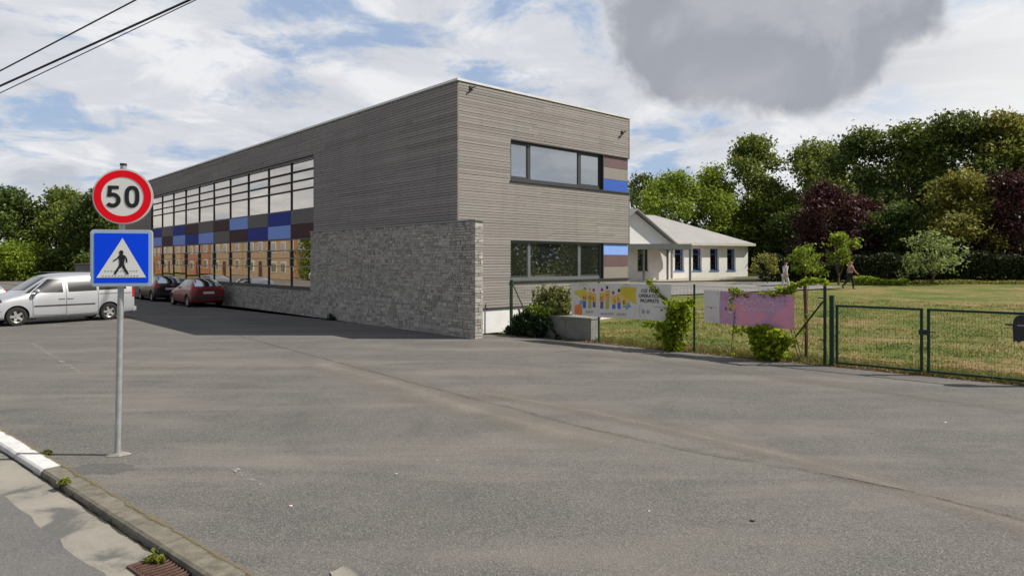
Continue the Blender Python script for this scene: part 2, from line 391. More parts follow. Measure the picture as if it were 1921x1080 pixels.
L = dict(
    dark=mat_leaf('foliage_dark', (0.022, 0.044, 0.013), (0.063, 0.106, 0.022), (0.209, 0.258, 0.053), .38),
    mid=mat_leaf('foliage_mid', (0.036, 0.066, 0.013), (0.107, 0.161, 0.027), (0.343, 0.371, 0.066), .38),
    olive=mat_leaf('foliage_olive', (0.046, 0.060, 0.014), (0.159, 0.173, 0.031), (0.478, 0.439, 0.093), .38),
    bright=mat_leaf('foliage_bright', (0.053, 0.102, 0.009), (0.167, 0.251, 0.024), (0.407, 0.478, 0.053), .38),
    yellow=mat_leaf('foliage_yellow', (0.050, 0.070, 0.010), (0.170, 0.200, 0.025), (0.400, 0.420, 0.060), .4),
    maroon=mat_leaf('foliage_maroon', (0.014, 0.005, 0.007), (0.040, 0.013, 0.017), (0.130, 0.050, 0.040)),
    pale=mat_leaf('foliage_pale', (0.057, 0.092, 0.025), (0.161, 0.230, 0.063), (0.437, 0.506, 0.172), .35),
    vine=mat_leaf('foliage_vine', (0.060, 0.100, 0.006), (0.190, 0.270, 0.012), (0.480, 0.550, 0.030), .45),
    ivy=mat_leaf('foliage_ivy', (0.006, 0.018, 0.008), (0.018, 0.045, 0.016), (0.060, 0.110, 0.030), .15),
    weed=mat_leaf('foliage_weed', (0.056, 0.075, 0.019), (0.163, 0.188, 0.044), (0.350, 0.338, 0.100), .3),
    dry=mat_leaf('dry_litter', (0.120, 0.060, 0.030), (0.250, 0.140, 0.060), (0.420, 0.280, 0.130), .15),
    shade=mat_leaf('foliage_shade', (0.012, 0.022, 0.008), (0.028, 0.044, 0.012), (0.060, 0.080, 0.020), .1),  # leaf colours darkened to stand for the shade below tall trees
    grass=mat_leaf('grass_blades', (0.090, 0.110, 0.020), (0.250, 0.220, 0.070), (0.480, 0.360, 0.160), .3))

# ------------------------------------------------------------------ ground
U = Vector((.742, .6704)).normalized(); V = Vector((-U.y, U.x)); C0 = Vector((-1.64, 20.3)); ANG = math.atan2(U.y, U.x)
FO = Vector((0.0, 20.8)); FD = Vector((.737, -.676)).normalized(); FN = Vector((-FD.y, FD.x))   # fence line, normal away from the road
def sm(x, a, b):
    t = max(0., min(1., (x-a)/(b-a))); return t*t*(3-2*t)
def hz(x, y):
    p = Vector((x, y)); d = (p-FO).dot(FN); q = (p-C0).dot(U)
    if d <= 0: return -.25+.22*sm(d, -1.2, -.2)
    return -.03+.05*sm(d, 0, .35)*sm(q, -.6, 0)+.02*min(d, 60)*sm(q, 0, 8)
def gp(px, py, z=0.):      # a point of flat ground seen at a pixel of the photograph
    Y = F*(EYE-z)/(py-HOR); return Vector(((px-960)/F*Y, Y, z))
def atY(px, py, Y): return Vector(((px-960)/F*Y, Y, EYE+(HOR-py)*Y/F))
def on_fence(px, off=0.):  # point of the fence line in the sight line of a pixel column
    k = (px-960)/F; o = FO+FN*off
    t = (k*o.y-o.x)/(FD.x-k*FD.y); return o+FD*t
ts = [-900, -600, -400, -260, -180, -130, -100]+list(np.arange(-80, 80, 2.0))+[80, 100, 130, 180, 260, 400, 600, 900]
ds = [-900, -600, -300, -150, -80, -40, -20, -10, -5, -2, -1.2, -.7, -.2, 0, .1, .2, .35, .6]+list(np.arange(1, 60, 1.5))+[60, 70, 85, 110, 150, 220, 350, 600, 900]
gv = []; gf = []
for d in ds:
    for t in ts:
        p = FO+FD*float(t)+FN*float(d); z = hz(p.x, p.y)
        if .5 < d < 60 and (p-C0).dot(U) > 3: z += .03*math.sin(p.x*1.3+p.y*.7)*math.cos(p.y*.9-p.x*.4)
        gv.append((p.x, p.y, z))
for i in range(len(ds)-1):
    for j in range(len(ts)-1):
        a = i*len(ts)+j; gf.append((a, a+1, a+len(ts)+1, a+len(ts)))
gm_ = bpy.data.meshes.new('ground'); gm_.from_pydata(gv, [], gf); gm_.polygons.foreach_set('use_smooth', [True]*len(gf))
tag(obj('ground', gm_, M['lawn']), kind='structure')

def sheet(name, pts, z, mat, kind='structure', sub=None):
    bm = bmesh.new(); vs = [bm.verts.new((p[0], p[1], z)) for p in pts]; f = bm.faces.new(vs); bmesh.ops.recalc_face_normals(bm, faces=[f])
    if f.normal.z < 0: f.normal_flip()
    bmesh.ops.triangulate(bm, faces=bm.faces[:]); me = bpy.data.meshes.new(name); bm.to_mesh(me); bm.free()
    o = obj(name, me, mat); 
    if kind: tag(o, kind=kind)
    return o
KO = Vector((-6.84, 9.0)); KD = Vector((.7645, -.6445)).normalized(); KN = Vector((KD.y, -KD.x))   # kerb back line; KN = towards the road
if KN.dot(Vector((-1, -1))) < 0: KN = -KN
random.seed(4)
edge = []
t = 40.
while t > 0.3:
    edge.append(FO+FD*t+FN*(.02+random.uniform(-.09, .09))); t -= random.uniform(.18, .5) if t < 16 else 2.
bm = bmesh.new()
def ngon(pts_):
    f_ = bm.faces.new([bm.verts.new((p[0], p[1], 0.0)) for p in pts_]); bm.normal_update()
    if f_.normal.z < 0: f_.normal_flip()
Lf = FO-FD*82
ngon([KO-KD*95, KO-KD*4.0, FO, Lf]); ngon([KO-KD*4.0, KO+KD*9.0, FO+FD*12.0]+[e for e in edge if (e-FO).dot(FD) < 11.8]+[FO])
ngon([KO+KD*9.0, KO+KD*36, Vector((34, -9.5))]+[e for e in edge if (e-FO).dot(FD) > 12.1]+[FO+FD*12.0])
ngon([FO, Vector((-.1, 21.2)), C0+U*.3+V*.2, Lf]); ngon([Lf, C0+U*.3+V*.2, C0+U*.3+V*41.3]); ngon([Lf, C0+U*.3+V*41.3, Vector((-18, 66)), Vector((-20, 76))])
bmesh.ops.triangulate(bm, faces=bm.faces[:], ngon_method='EAR_CLIP')
pm = bpy.data.meshes.new('parking_lot'); bm.to_mesh(pm); bm.free(); tag(obj('parking_lot', pm, M['asphalt']), kind='structure')
# kerb, gutter, road
KE = .2
def strip(a, b, r0, r1, z, mat, name):
    p = [KO+KD*r0+KN*a, KO+KD*r1+KN*a, KO+KD*r1+KN*b, KO+KD*r0+KN*b]; return sheet(name, p, z, mat)
strip(KE, KE+.46, -110, 40, -.062, M['gutter'], 'gutter')
# the road's edge is ragged against the gutter
rp = []; r = -110.
while r < 40:
    rp.append(KO+KD*r+KN*(KE+.42+random.uniform(-.02, .03))); r += .25 if -8 < r < 8 else 4
rp += [KO+KD*40+KN*60, KO-KD*110+KN*60]
sheet('road', rp, -.056, M['road'])
kb = [MB(), MB()]
r = -60.53
while r < 24:
    w = 0 if r < 2.4 and r > -30 else 1
    b = kb[w]; a0 = KO+KD*(r+.010); a1 = KO+KD*(r+.990); i = len(b.v)
    prof = [(.0, -.2), (.0, .012), (KE-.03, .008), (KE-.006, -.008), (KE, -.03), (KE, -.2)]
    for p in (a0, a1):
        for (n_, z_) in prof: q = p+KN*n_; b.v.append((q.x, q.y, z_+random.uniform(-.002, .002)))
    for k in range(len(prof)-1): b.f.append((i+k, i+k+1, i+6+k+1, i+6+k)); b.m.append(0)
    b.f.append(tuple(range(i, i+6))); b.m.append(0); b.f.append(tuple(reversed(range(i+6, i+12)))); b.m.append(0)
    r += 1.0
M['kerbwhite'] = mat_concrete('kerb_white_paint', (.55, .54, .52), (.76, .75, .73), 4.)
tag(kb[1].build('kerb', M['kerb']), kind='structure'); tag(kb[0].build('painted_kerb', M['kerbwhite']), kind='structure')

def ribbon(name, pts, w, z, mat, kind='structure', jit=0., label=None, cat=None):
    # pts: ground points; a flat ribbon with UVs (u along, v across)
    P_ = []
    for a, b in zip(pts[:-1], pts[1:]):
        n = max(2, int((b-a).length/.15))
        P_ += [a.lerp(b, k/n) for k in range(n)]
    P_.append(pts[-1]); v = []; f = []; n = len(P_)
    for i, p in enumerate(P_):
        d = (P_[min(i+1, n-1)]-P_[max(i-1, 0)]).normalized(); nn = Vector((-d.y, d.x, 0)); ww = w*.5
        s = random.uniform(-jit, jit); ww *= 1+random.uniform(-.3, .3)*(1 if jit else 0)
        v += [tuple(p+nn*(ww+s)+Vector((0, 0, z))), tuple(p+nn*(-ww+s)+Vector((0, 0, z)))]
    for i in range(n-1): f.append((2*i, 2*i+1, 2*i+3, 2*i+2))
    me = bpy.data.meshes.new(name); me.from_pydata(v, [], f); uv = me.uv_layers.new(name='UVMap')
    for poly in me.polygons:
        for li in poly.loop_indices:
            vi = me.loops[li].vertex_index; uv.data[li].uv = ((vi//2)*.15, vi % 2)
    o = obj(name, me, mat)
    return tag(o, kind=kind) if kind else tag(o, label, cat)
seam = [gp(*p) for p in ((445, 629), (560, 660), (700, 697), (800, 725), (960, 765), (1100, 803), (1300, 845), (1500, 880), (1700, 920), (1921, 975), (2200, 1060))]
band = [gp(*p) for p in ((600, 682), (700, 708), (800, 738), (900, 772), (1010, 800), (1150, 830))]
ribbon('asphalt_dust', band, 1.7, .004, mat_fade('dust_film', (.29, .262, .225), cover=.66, scale=.9, soft=.50, grain=45))
ribbon('asphalt_dust', [gp(*p) for p in ((1090, 662), (1180, 670), (1420, 700), (1921, 770))], 1.4, .006, mat_fade('dust_film', (.24, .222, .195), cover=.60, scale=1.0, soft=.5))
ribbon('asphalt_seam', seam, .04, .009, mat_fade('seam_tar', (.055, .053, .052), cover=.50, scale=1.8, soft=.16), jit=.014)
ribbon('asphalt_seam', [p+Vector((.03, -.09, 0)) for p in seam], .14, .007, mat_fade('seam_dust', (.22, .195, .165), cover=.46, scale=1.6, soft=.3))
wl = mat_fade('worn_white_paint', (.50, .49, .46), cover=.50, scale=3.5, soft=.15, edge=False)
wl2 = mat_fade('very_worn_white_paint', (.42, .41, .38), cover=.42, scale=3.0, soft=.12, edge=False)
for a, b, w, mt in (((60, 645), (152, 701), .09, wl), ((235, 752), (300, 797), .08, wl2), ((300, 797), (405, 860), .08, wl2), ((440, 880), (490, 915), .08, wl),
                    ((352, 578), (430, 604), .10, wl2), ((0, 690), (110, 800), .08, wl2), ((500, 615), (690, 640), .1, wl2)):
    ribbon('parking_line', [gp(*a), gp(*b)], w, .012, mt)
ribbon('asphalt_dust', [gp(*p) for p in ((900, 735), (1100, 770), (1300, 815), (1500, 860), (1921, 985), (2200, 1100))], 1.1, .005, mat_fade('dust_film', (.28, .25, .215), cover=.60, scale=.9, soft=.45))
# fine branching cracks, laid on as thin dark ribbons
ck = mat_fade('crack_dark', (.060, .059, .058), cover=.50, scale=2.2, soft=.10, edge=False)
rc = random.Random(17)
def crack(p, a, n, w=.007, depth=0):
    pts_ = [gp(*p)] if isinstance(p, tuple) else [p]
    for k in range(n):
        a += rc.uniform(-.5, .5)*.6; pts_.append(pts_[-1]+Vector((math.cos(a), math.sin(a), 0))*rc.uniform(.12, .32))
        if depth == 0 and rc.random() < .08: crack(pts_[-1].copy(), a+rc.choice((-1, 1))*rc.uniform(.5, 1.1), rc.randint(3, 7), w*.7, 1)
    ribbon('asphalt_crack', pts_, w, .014+rc.uniform(0, .002), ck, jit=.004)
for p, a, n in (((1250, 1010), 2.6, 8), ((1500, 790), 3.0, 12)): crack(p, a, n)
ribbon('kerb_dirt', [Vector((q.x, q.y, 0)) for q in (KO-KD*12, KO+KD*14)], .10, .016, mat_fade('kerb_dirt', (.20, .165, .095), cover=.58, scale=4, soft=.25), jit=.012)
ribbon('gutter_dirt', [Vector((q.x, q.y, -.06)) for q in (KO+KN*(KE+.02)-KD*12, KO+KN*(KE+.02)+KD*14)], .06, .001, mat_fade('gutter_dirt', (.06, .052, .04), cover=.62, scale=4, soft=.2), jit=.01)
# lighter rubbed patch by the corner
ribbon('asphalt_dust', [gp(950, 672), gp(1075, 656)], .35, .013, mat_fade('pale_scuff', (.30, .27, .22), cover=.5, scale=1.5, soft=.4))

# path and forecourt in front of the low white school block (rests on the sloping lawn)
def lawn_pt(px, py):
    # solve for the point of the sloping lawn seen at a pixel
    lo, hi = 12., 120.
    for _ in range(50):
        m_ = (lo+hi)/2; x = (px-960)/F*m_; zsee = EYE-(py-HOR)*m_/F
        if hz(x, m_) < zsee: lo = m_
        else: hi = m_
    x = (px-960)/F*lo; return Vector((x, lo, hz(x, lo)))
def draped(name, poly, mat, dz=.03, n=14):
    a, b, c, d = poly; v = []; f = []
    for i in range(n+1):
        for j in range(n+1):
            p = a.lerp(b, i/n).lerp(d.lerp(c, i/n), j/n); v.append((p.x, p.y, hz(p.x, p.y)+dz))
    for i in range(n):
        for j in range(n): k = i*(n+1)+j; f.append((k, k+1, k+n+2, k+n+1))
    me = bpy.data.meshes.new(name); me.from_pydata(v, [], f); return tag(obj(name, me, mat), kind='structure')
draped('path', [lawn_pt(1150, 531), lawn_pt(1470, 530), lawn_pt(1590, 541), lawn_pt(1150, 560)], M['path'], .06)
draped('forecourt', [lawn_pt(1150, 523), lawn_pt(1420, 522), lawn_pt(1440, 526), lawn_pt(1150, 531)], mat_concrete('forecourt_gravel', (.36, .31, .25), (.46, .40, .33)), .075)

# ------------------------------------------------------------------ main building
bld = empty('school_building', (C0.x, C0.y, 0), ANG, 'long two storey school wing clad in grey timber slats with blue and plum panels', 'building')
BL, BW, BH = 41.0, 8.28, 7.72
FY0, FY1, FZ0, FZ1 = 9.62, 33.95, 1.12, 6.55        # curtain wall opening in the long front
b = MB(); g0 = .05
# wall core, built round the two gable openings and the curtain wall as butted boxes
b.box(g0, .35, .35, FY0, 0, BH-.1); b.box(g0, .35, FY1, BL, 0, BH-.1); b.box(g0, .35, FY0, FY1, FZ1, BH-.1)
GX0, GXP, GXW = 2.16, 6.74, BW
UZ0, UZ1, LZ0, LZ1 = 4.88, 6.18, 1.62, 2.92
b.box(g0, GX0, g0, .35, 0, BH-.1)
for z0, z1 in ((.0, LZ0), (LZ1, UZ0), (UZ1, BH-.1)): b.box(GX0, BW-g0, g0, .35, z0, z1)
b.box(BW-.35, BW-.02, .35, BL, 0, BH-.1); b.box(.35, BW-.35, BL-.3, BL, 0, BH-.1)
b.box(GXP, BW-.04, .2, .349, LZ0, LZ1); b.box(GXP, BW-.04, .2, .349, UZ0, UZ1)
b.build('wall', M['joint'], bld)
MB().box(.36, BW-.36, .36, BL-.31, BH-.35, BH-.12).build('roof', M['roof'], bld)
cp = MB(); t_ = .05
cp.box(-.035, .36, -.035, BL+.03, BH-.02, BH+.05); cp.box(.36, BW+.035, -.035, .36, BH-.02, BH+.05)
cp.box(BW-.34, BW+.035, .36, BL+.03, BH-.02, BH+.05); cp.box(.36, BW-.34, BL-.33, BL+.03, BH-.02, BH+.05)
cp.build('coping', M['coping'], bld)
random.seed(11)
PITCH = .086; BT = .077
def rows(z0, z1):
    z = z0
    while z+BT < z1: yield z; z += PITCH
def spans(a, b_, holes):
    out = [(a, b_)]
    for h0, h1 in holes:
        nx = []
        for s0, s1 in out:
            if h1 <= s0 or h0 >= s1: nx.append((s0, s1)); continue
            if h0 > s0: nx.append((s0, h0))
            if h1 < s1: nx.append((h1, s1))
        out = nx
    return out
def boards(a, b_):
    p = a; 
    while p < b_-.01:
        q = min(b_, p+random.uniform(2.4, 4.6))
        if b_-q < .8: q = b_
        yield p+.002, q-.002; p = q
fs = MB()
for z in rows(.15, BH-.03):
    holes = [(FY0, FY1)] if z+BT > FZ0-.02 and z < FZ1+.0 else []
    if z+BT > FZ1 and z < FZ1 and not holes: holes = [(FY0, FY1)]
    for s0, s1 in spans(-.0, BL, holes):
        for p, q in boards(s0, s1):
            o_ = random.uniform(-.004, .003); fs.box(.0+o_, .028+o_, p, q, z, z+BT+random.uniform(-.006, .002))
fs.build('front_cladding', M['slat'], bld)
gs = MB()
for z in rows(.79, BH-.03):
    holes = []
    if z+BT > LZ0 and z < LZ1: holes = [(GX0, BW+1)]
    if z+BT > UZ0 and z < UZ1: holes = [(GX0, BW+1)]
    for s0, s1 in spans(.03, BW, holes):
        for p, q in boards(s0, s1):
            o_ = random.uniform(-.004, .003); gs.box(p, q, .0+o_, .028+o_, z, z+BT+random.uniform(-.006, .002))
gs.build('gable_cladding', M['slat'], bld)
for bx_ in ((BW-.018, BW+.012, -.012, .5, UZ1+.0, BH-.03), (BW-.018, BW+.012, -.012, .5, LZ1, UZ0)): MB().box(*bx_).build('corner_trim', M['sill'], bld)
MB().box(.0, GX0+6.1, .012, .046, 0, .74).build('plinth', M['white'], bld)
MB().box(-.01, BW, -.03, .046, .74, .785).build('drip_rail', M['frame'], bld)
# end wall reveal trims round gable openings
def gable_window(z0, z1, cols, idx):
    fr = MB(); d0, d1 = .10, .17
    xs = [GX0, 3.07, 5.54, GXP]; fw = .07
    fr.box(GX0, GXP, d0, d1, z0, z0+fw+.03); fr.box(GX0, GXP, d0, d1, z1-fw, z1)
    for x in xs:
        a = x-fw if x == xs[-1] else (x if x == xs[0] else x-fw*.9); c = a+fw*(1.8 if x in xs[1:3] else 1)
        fr.box(a, c, d0+.001, d1-.001, z0+fw+.03, z1-fw)
    w = fr.build('window', M['frame_l' if idx else 'frame'], bld)
    for k in range(3):
        a = xs[k]+fw*(.9 if k else 1); c = xs[k+1]-fw*(.9 if k < 2 else 1)
        # openable side lights have a sash of their own
        if k != 1:
            s = MB(); s.box(a, c, d0+.012, d1-.012, z0+fw+.03, z0+fw+.08); s.box(a, c, d0+.012, d1-.012, z1-fw-.045, z1-fw)
            s.box(a, a+.045, d0+.012, d1-.012, z0+fw+.08, z1-fw-.045); s.box(c-.045, c, d0+.012, d1-.012, z0+fw+.08, z1-fw-.045); s.build('sash', M['frame'], w)
        MB().box(a, c, d1-.04, d1-.03, z0+fw, z1-fw).build('pane', M['glass_b'], w)
    MB().box(GX0-.03, BW+.02, -.055, .10, z0-.05, z0-.012).build('sill', M['frame'], w)
    MB().box(GX0-.012, GX0, -.004, .2, z0, z1).box(GXP-.0, GXP+.03, -.004, .2, z0, z1).box(GX0, BW+.004, -.006, .2, z1-.012, z1+.02).build('surround', M['frame'], w)
    h = (z1-z0)/3
    for k, c in enumerate(cols):
        MB().box(GXP+.032, BW-.02, .055, .199, z0+k*h+.004, z0+(k+1)*h-.006).build('coloured_panel', M[c], bld)
M['p_blue2'] = simple('cobalt_panel', (.03, .10, .45), .4, var=.05)
M['p_plum2'] = simple('mauve_panel', (.13, .075, .085), .5, var=.06)
M['p_grey2'] = simple('warm_grey_panel', (.24, .22, .19), .5, var=.06)
gable_window(UZ0, UZ1, ('p_blue2', 'p_grey2', 'p_plum2'), 0)
gable_window(LZ0, LZ1, ('p_grey2', 'p_plum2', 'p_blue'), 1)
# gable end panels also wrap the far corner
# curtain wall
mull = [FY0]+[11.86+2.45*i for i in range(9)]+[FY1]
cw = MB(); d0, d1 = .03, .12
for y in mull:
    a = y if y == FY0 else (y-.07 if y == FY1 else y-.027); cw.box(d0, d1, a, a+(.07 if y in (FY0, FY1) else .054), FZ0, FZ1)
hz_u = [6.06, 5.66, 5.28]; hz_big = [(4.40, 4.46), (3.17, 3.23)]
HZ = [(FZ1-.06, FZ1), (FZ0, FZ0+.07)]+[(z-.03, z+.03) for z in hz_u]+hz_big
for k in range(10):
    a = mull[k]+(.07 if k == 0 else .027); c = mull[k+1]-(.07 if k == 9 else .027)
    for z0, z1 in HZ: cw.box(d0+.004, d1, a, c, z0, z1)
cwf = cw.build('curtain_wall_frame', M['frame'], bld)
lt = MB()
for z in (2.72, 2.38, 2.02):
    lt.box(-.045, -.02, FY0, FY1, z-.018, z+.018)
for y in mull[1:-1]: lt.box(-.02, d0, y-.012, y+.012, 2.0, 2.75)
lt.build('rail', M['sill'], cwf)
# horizontal louvre rails stand proud of the upper lights
for zz_ in hz_u+[6.47]:
    MB().box(-.05, .028, FY0+.01, FY1-.01, zz_-.013, zz_+.013).build('louvre', M['frame'], cwf)
for k in range(10):
    for z0, z1 in ((1.19, 3.17), (4.46, 5.25), (5.31, 5.63), (5.69, 6.03), (6.09, 6.49)):
        tl = random.uniform(-.009, .009)
        m_ = MB(); m_.quad((.075+tl, mull[k], z0), (.075, mull[k+1], z0), (.075-tl, mull[k+1], z1), (.075, mull[k], z1)); m_.build('pane', M['glass'], cwf)
# columns from nearest bay (right) to farthest (left): upper row, lower row
up = ['p_grey', 'p_navy', 'p_grey', 'p_blue', 'p_plum', 'p_grey', 'p_plum', 'p_navy', 'p_grey', 'p_navy']
lowr = ['p_plum', 'p_blue', 'p_navy', 'p_plum', 'p_grey', 'p_blue', 'p_navy', 'p_blue', 'p_plum', 'p_blue']
for k in range(10):
    for cc, z0, z1 in ((up[k], 3.83, 4.395), (lowr[k], 3.235, 3.815)):
        MB().box(.022, .06, mull[k]+.012, mull[k+1]-.012, z0, z1).build('coloured_panel', M[cc], bld)
MB().box(.13, .34, FY0, FY1, FZ0, FZ1).build('interior_backing', M['joint'], cwf)
MB().box(-.12, .05, FY0-.02, FY1, 1.065, 1.115).build('front_sill', M['frame'], bld)
# small bent cable brackets near the roof edge of the gable
for (x, z, s) in ((.5, 7.52, 1), (7.82, 7.1, 1.25)):
    q = MB(); q.path([(x-.12*s, -.03, z-.16*s), (x-.06*s, -.10, z-.02), (x+.02, -.14, z+.05), (x+.15*s, -.06, z+.08*s)], .018*s, 6); q.box(x-.05, x+.05, -.03, 0.0, z-.02, z+.09)
    q.build('cable_bracket', M['blackpl'], bld, True)

def stonework(mb, x0, x1, y0, y1, z0, z1, seed, face, thick=.05):
    # coursed rubble on one face; face '-x' (stones spread along y) or '-y' (along x)
    random.seed(seed); z = z0
    while z < z1-.03:
        h = min(random.choice((.055, .07, .08, .09, .10, .13)), z1-z)
        if z1-z-h < .04: h = z1-z
        a, e = (y0, y1) if face == '-x' else (x0, x1); p = a
        while p < e-.01:
            w = random.choice((.08, .12, .16, .20, .26, .36))*(1.25 if h < .08 else .9); q = min(e, p+w)
            if e-q < .08: q = e
            pr = random.uniform(-.004, .014); gap = .009
            if face == '-x': mb.box(x0-pr, x0+thick, p+gap, q-gap, z+gap*.8, z+h-gap*.8, j=.006)
            else: mb.box(p+gap, q-gap, y0-pr, y0+thick, z+gap*.8, z+h-gap*.8, j=.006)
            p = q
        z += h
sb = MB(); stonework(sb, -.10, 0, FY0+.0, BL, 0, 1.06, 5, '-x', .06); so_ = sb.build('stone_base', M['stone'], bld)
MB().box(-.086, .0-.005, FY0+.02, BL, 0, 1.055).build('mortar', M['mortar'], so_)
# the free end wall of rubble stone that runs past the corner
sw = empty('stone_wall', (C0.x, C0.y, 0), ANG, 'tall grey rubble stone wall standing against the near end of the timber clad front', 'wall')
WX0, WX1, WY0, WY1, WH = -.13, .16, -1.0, 9.62, 3.42
mm = MB(); mm.box(WX0+.014, -.03, .001, WY1-.01, 0, WH-.01); mm.box(WX0+.035, WX1-.035, WY0+.035, -.02, 0, WH-.01); mm.build('mortar', M['mortar'], sw)
s1 = MB(); stonework(s1, WX0, 0, WY0+.03, WY1, 0, WH, 21, '-x', .06)
s1.build('stone_face', M['stone'], sw)
s2 = MB(); stonework(s2, WX0-.01, WX1+.01, WY0, 0, 0, WH, 22, '-y', .13); s2.build('stone_end', M['stone'], sw)
s3 = MB(); random.seed(9)
z = 0
while z < WH-.05:
    h = random.choice((.07, .09, .12)); h = min(h, WH-z); p = WY0+.14
    while p < -.06: q = min(-.03, p+random.uniform(.15, .4)); s3.box(WX1-.05, WX1+random.uniform(0, .015), p+.006, q-.006, z+.006, z+h-.006, j=.005); p = q
    z += h
s3.build('stone_back', M['stone'], sw)
MB().box(WX0-.04, WX1+.05, WY0-.05, -.04, WH, WH+.045).box(WX0-.04, -.036, -.04, WY1, WH, WH+.045).build('coping', M['sill'], sw)

# ------------------------------------------------------------------ low white school block behind
random.seed(3)
wd = Vector((.906, .4226)).normalized(); wy = 57.0; wx = (1258-960)/F*wy; WZ = .84
wb = empty('low_school_block', (wx, wy, WZ), math.atan2(wd.y, wd.x), 'low cream rendered school block with pale hipped roof and blue framed windows', 'building')
EH = 2.85; LEN = 8.6
b = MB(); wins = [(.81+1.92*i) for i in range(4)]; ww = .98; wz0, wz1 = .62, 2.5
prev = 0
xs = [0]
for c in wins: xs += [c-ww/2+.1, c+ww/2+.1]
xs.append(LEN)
for i in range(0, len(xs), 2): b.box(xs[i], xs[i+1], 0, .35, -1.2, EH)
for c in wins: b.box(c-ww/2+.1, c+ww/2+.1, 0, .35, -1.2, wz0); b.box(c-ww/2+.1, c+ww/2+.1, 0, .35, wz1, EH)
b.box(LEN-.35, LEN, .35, 9, -1.2, EH); b.box(-9, LEN-.35, 8.65, 9, -1.2, EH)
b.build('wall', M['cream'], wb)
bluef = simple('blue_window_frame', (.03, .12, .42), .4)
for c in wins:
    x0, x1 = c-ww/2+.1, c+ww/2+.1; f_ = MB()
    f_.box(x0, x0+.07, .2, .27, wz0, wz1); f_.box(x1-.07, x1, .2, .27, wz0, wz1); f_.box(x0+.07, x1-.07, .2, .27, wz0, wz0+.08); f_.box(x0+.07, x1-.07, .2, .27, wz1-.08, wz1); f_.box(x0+.07, x1-.07, .19, .27, wz1-.52, wz1-.42)
    w = f_.build('window', bluef, wb); MB().box(x0, x1, .24, .25, wz0, wz1).build('pane', M['glass_b'], w); MB().box(x0-.05, x1+.05, -.06, .2, wz0-.06, wz0).build('sill', simple('blue_sill', (.10, .22, .50), .5), w)
# projecting gable wing on the left
gw = MB(); gx0, gx1, gy0 = -8.4, -1.3, -1.6; ridge = 5.45; apx = -4.85
w1, w2 = -4.55, -3.55
# gable front as a polygon wall with one window opening: three butted strips
gw.box(gx0, w1, gy0, gy0+.3, -1.2, EH-.2); gw.box(w2, gx1, gy0, gy0+.3, -1.2, EH-.2); gw.box(w1, w2, gy0, gy0+.3, -1.2, .62); gw.box(w1, w2, gy0, gy0+.3, 2.4, EH-.2)
gw.poly([(gx0, EH-.2), (gx1, EH-.2), (gx1, EH+.1), (apx, ridge-.15), (gx0, EH+.1)], gy0, 0, .3)
gw.box(gx1-.3, gx1, gy0+.3, 0, -1.2, EH)
gw.build('gable_wall', M['cream'], wb)
f_ = MB(); f_.box(w1, w1+.1, gy0+.1, gy0+.2, .62, 2.4); f_.box(w2-.1, w2, gy0+.1, gy0+.2, .62, 2.4); f_.box(w1+.1, w2-.1, gy0+.1, gy0+.2, .62, .75); f_.box(w1+.1, w2-.1, gy0+.1, gy0+.2, 2.25, 2.4); f_.box(w1+.1, w2-.1, gy0+.1, gy0+.2, 1.7, 1.8)
w = f_.build('window', M['frame'], wb); MB().box(w1, w2, gy0+.14, gy0+.15, .62, 2.4).build('pane', M['glass_b'], w); MB().box(w1-.06, w2+.06, gy0-.08, gy0+.1, .55, .62).build('sill', M['coping'], w)
# roofs
rf = MB(); ov = .45; e0, e1 = EH+.12, 5.63
A = (-9.5, -ov, e0); B_ = (LEN+ov, -ov, e0); Cc = (LEN+ov, 9+ov, e0); Dd = (-9.5, 9+ov, e0); R1 = (-9.5, 4.5, e1); R2 = (1.7, 4.5, e1)
rf.quad(A, B_, R2, R1); rf.quad(Cc, Dd, R1, R2); i = len(rf.v); rf.v += [B_, Cc, R2]; rf.f.append((i, i+1, i+2)); rf.m.append(0)
rf.build('roof', M['roof'], wb)
rg = MB(); ry = 4.4
for s in (-1, 1):
    ex = apx+s*4.0; rg.quad((ex, gy0-ov, EH-.02), (apx, gy0-ov, ridge+.12), (apx, ry, ridge+.12), (ex, ry, EH-.02)); rg.quad((ex, gy0-ov, EH-.12), (ex, ry, EH-.12), (apx, ry, ridge+.02), (apx, gy0-ov, ridge+.02))
    rg.quad((ex, gy0-ov, EH-.12), (apx, gy0-ov, ridge+.02), (apx, gy0-ov, ridge+.12), (ex, gy0-ov, EH-.02))
    rg.quad((ex, gy0-ov, EH-.12), (ex, gy0-ov, EH-.02), (ex, ry, EH-.02), (ex, ry, EH-.12))
rg.build('gable_roof', M['roof'], wb)
fa = MB(); fa.box(-1.0, LEN+ov, -ov-.03, -ov, e0-.2, e0+.02); fa.box(LEN+ov, LEN+ov+.03, -ov-.03, 9+ov, e0-.2, e0+.02); fa.box(0.0, LEN+ov, -ov, -.001, e0-.19, e0-.16); fa.box(LEN+.001, LEN+ov, -.001, 9, e0-.19, e0-.16)
fa.build('fascia', M['fascia'], wb)
MB().box(-.02, .12, -.14, -.02, -.9, EH).build('downpipe', M['galv'], wb)

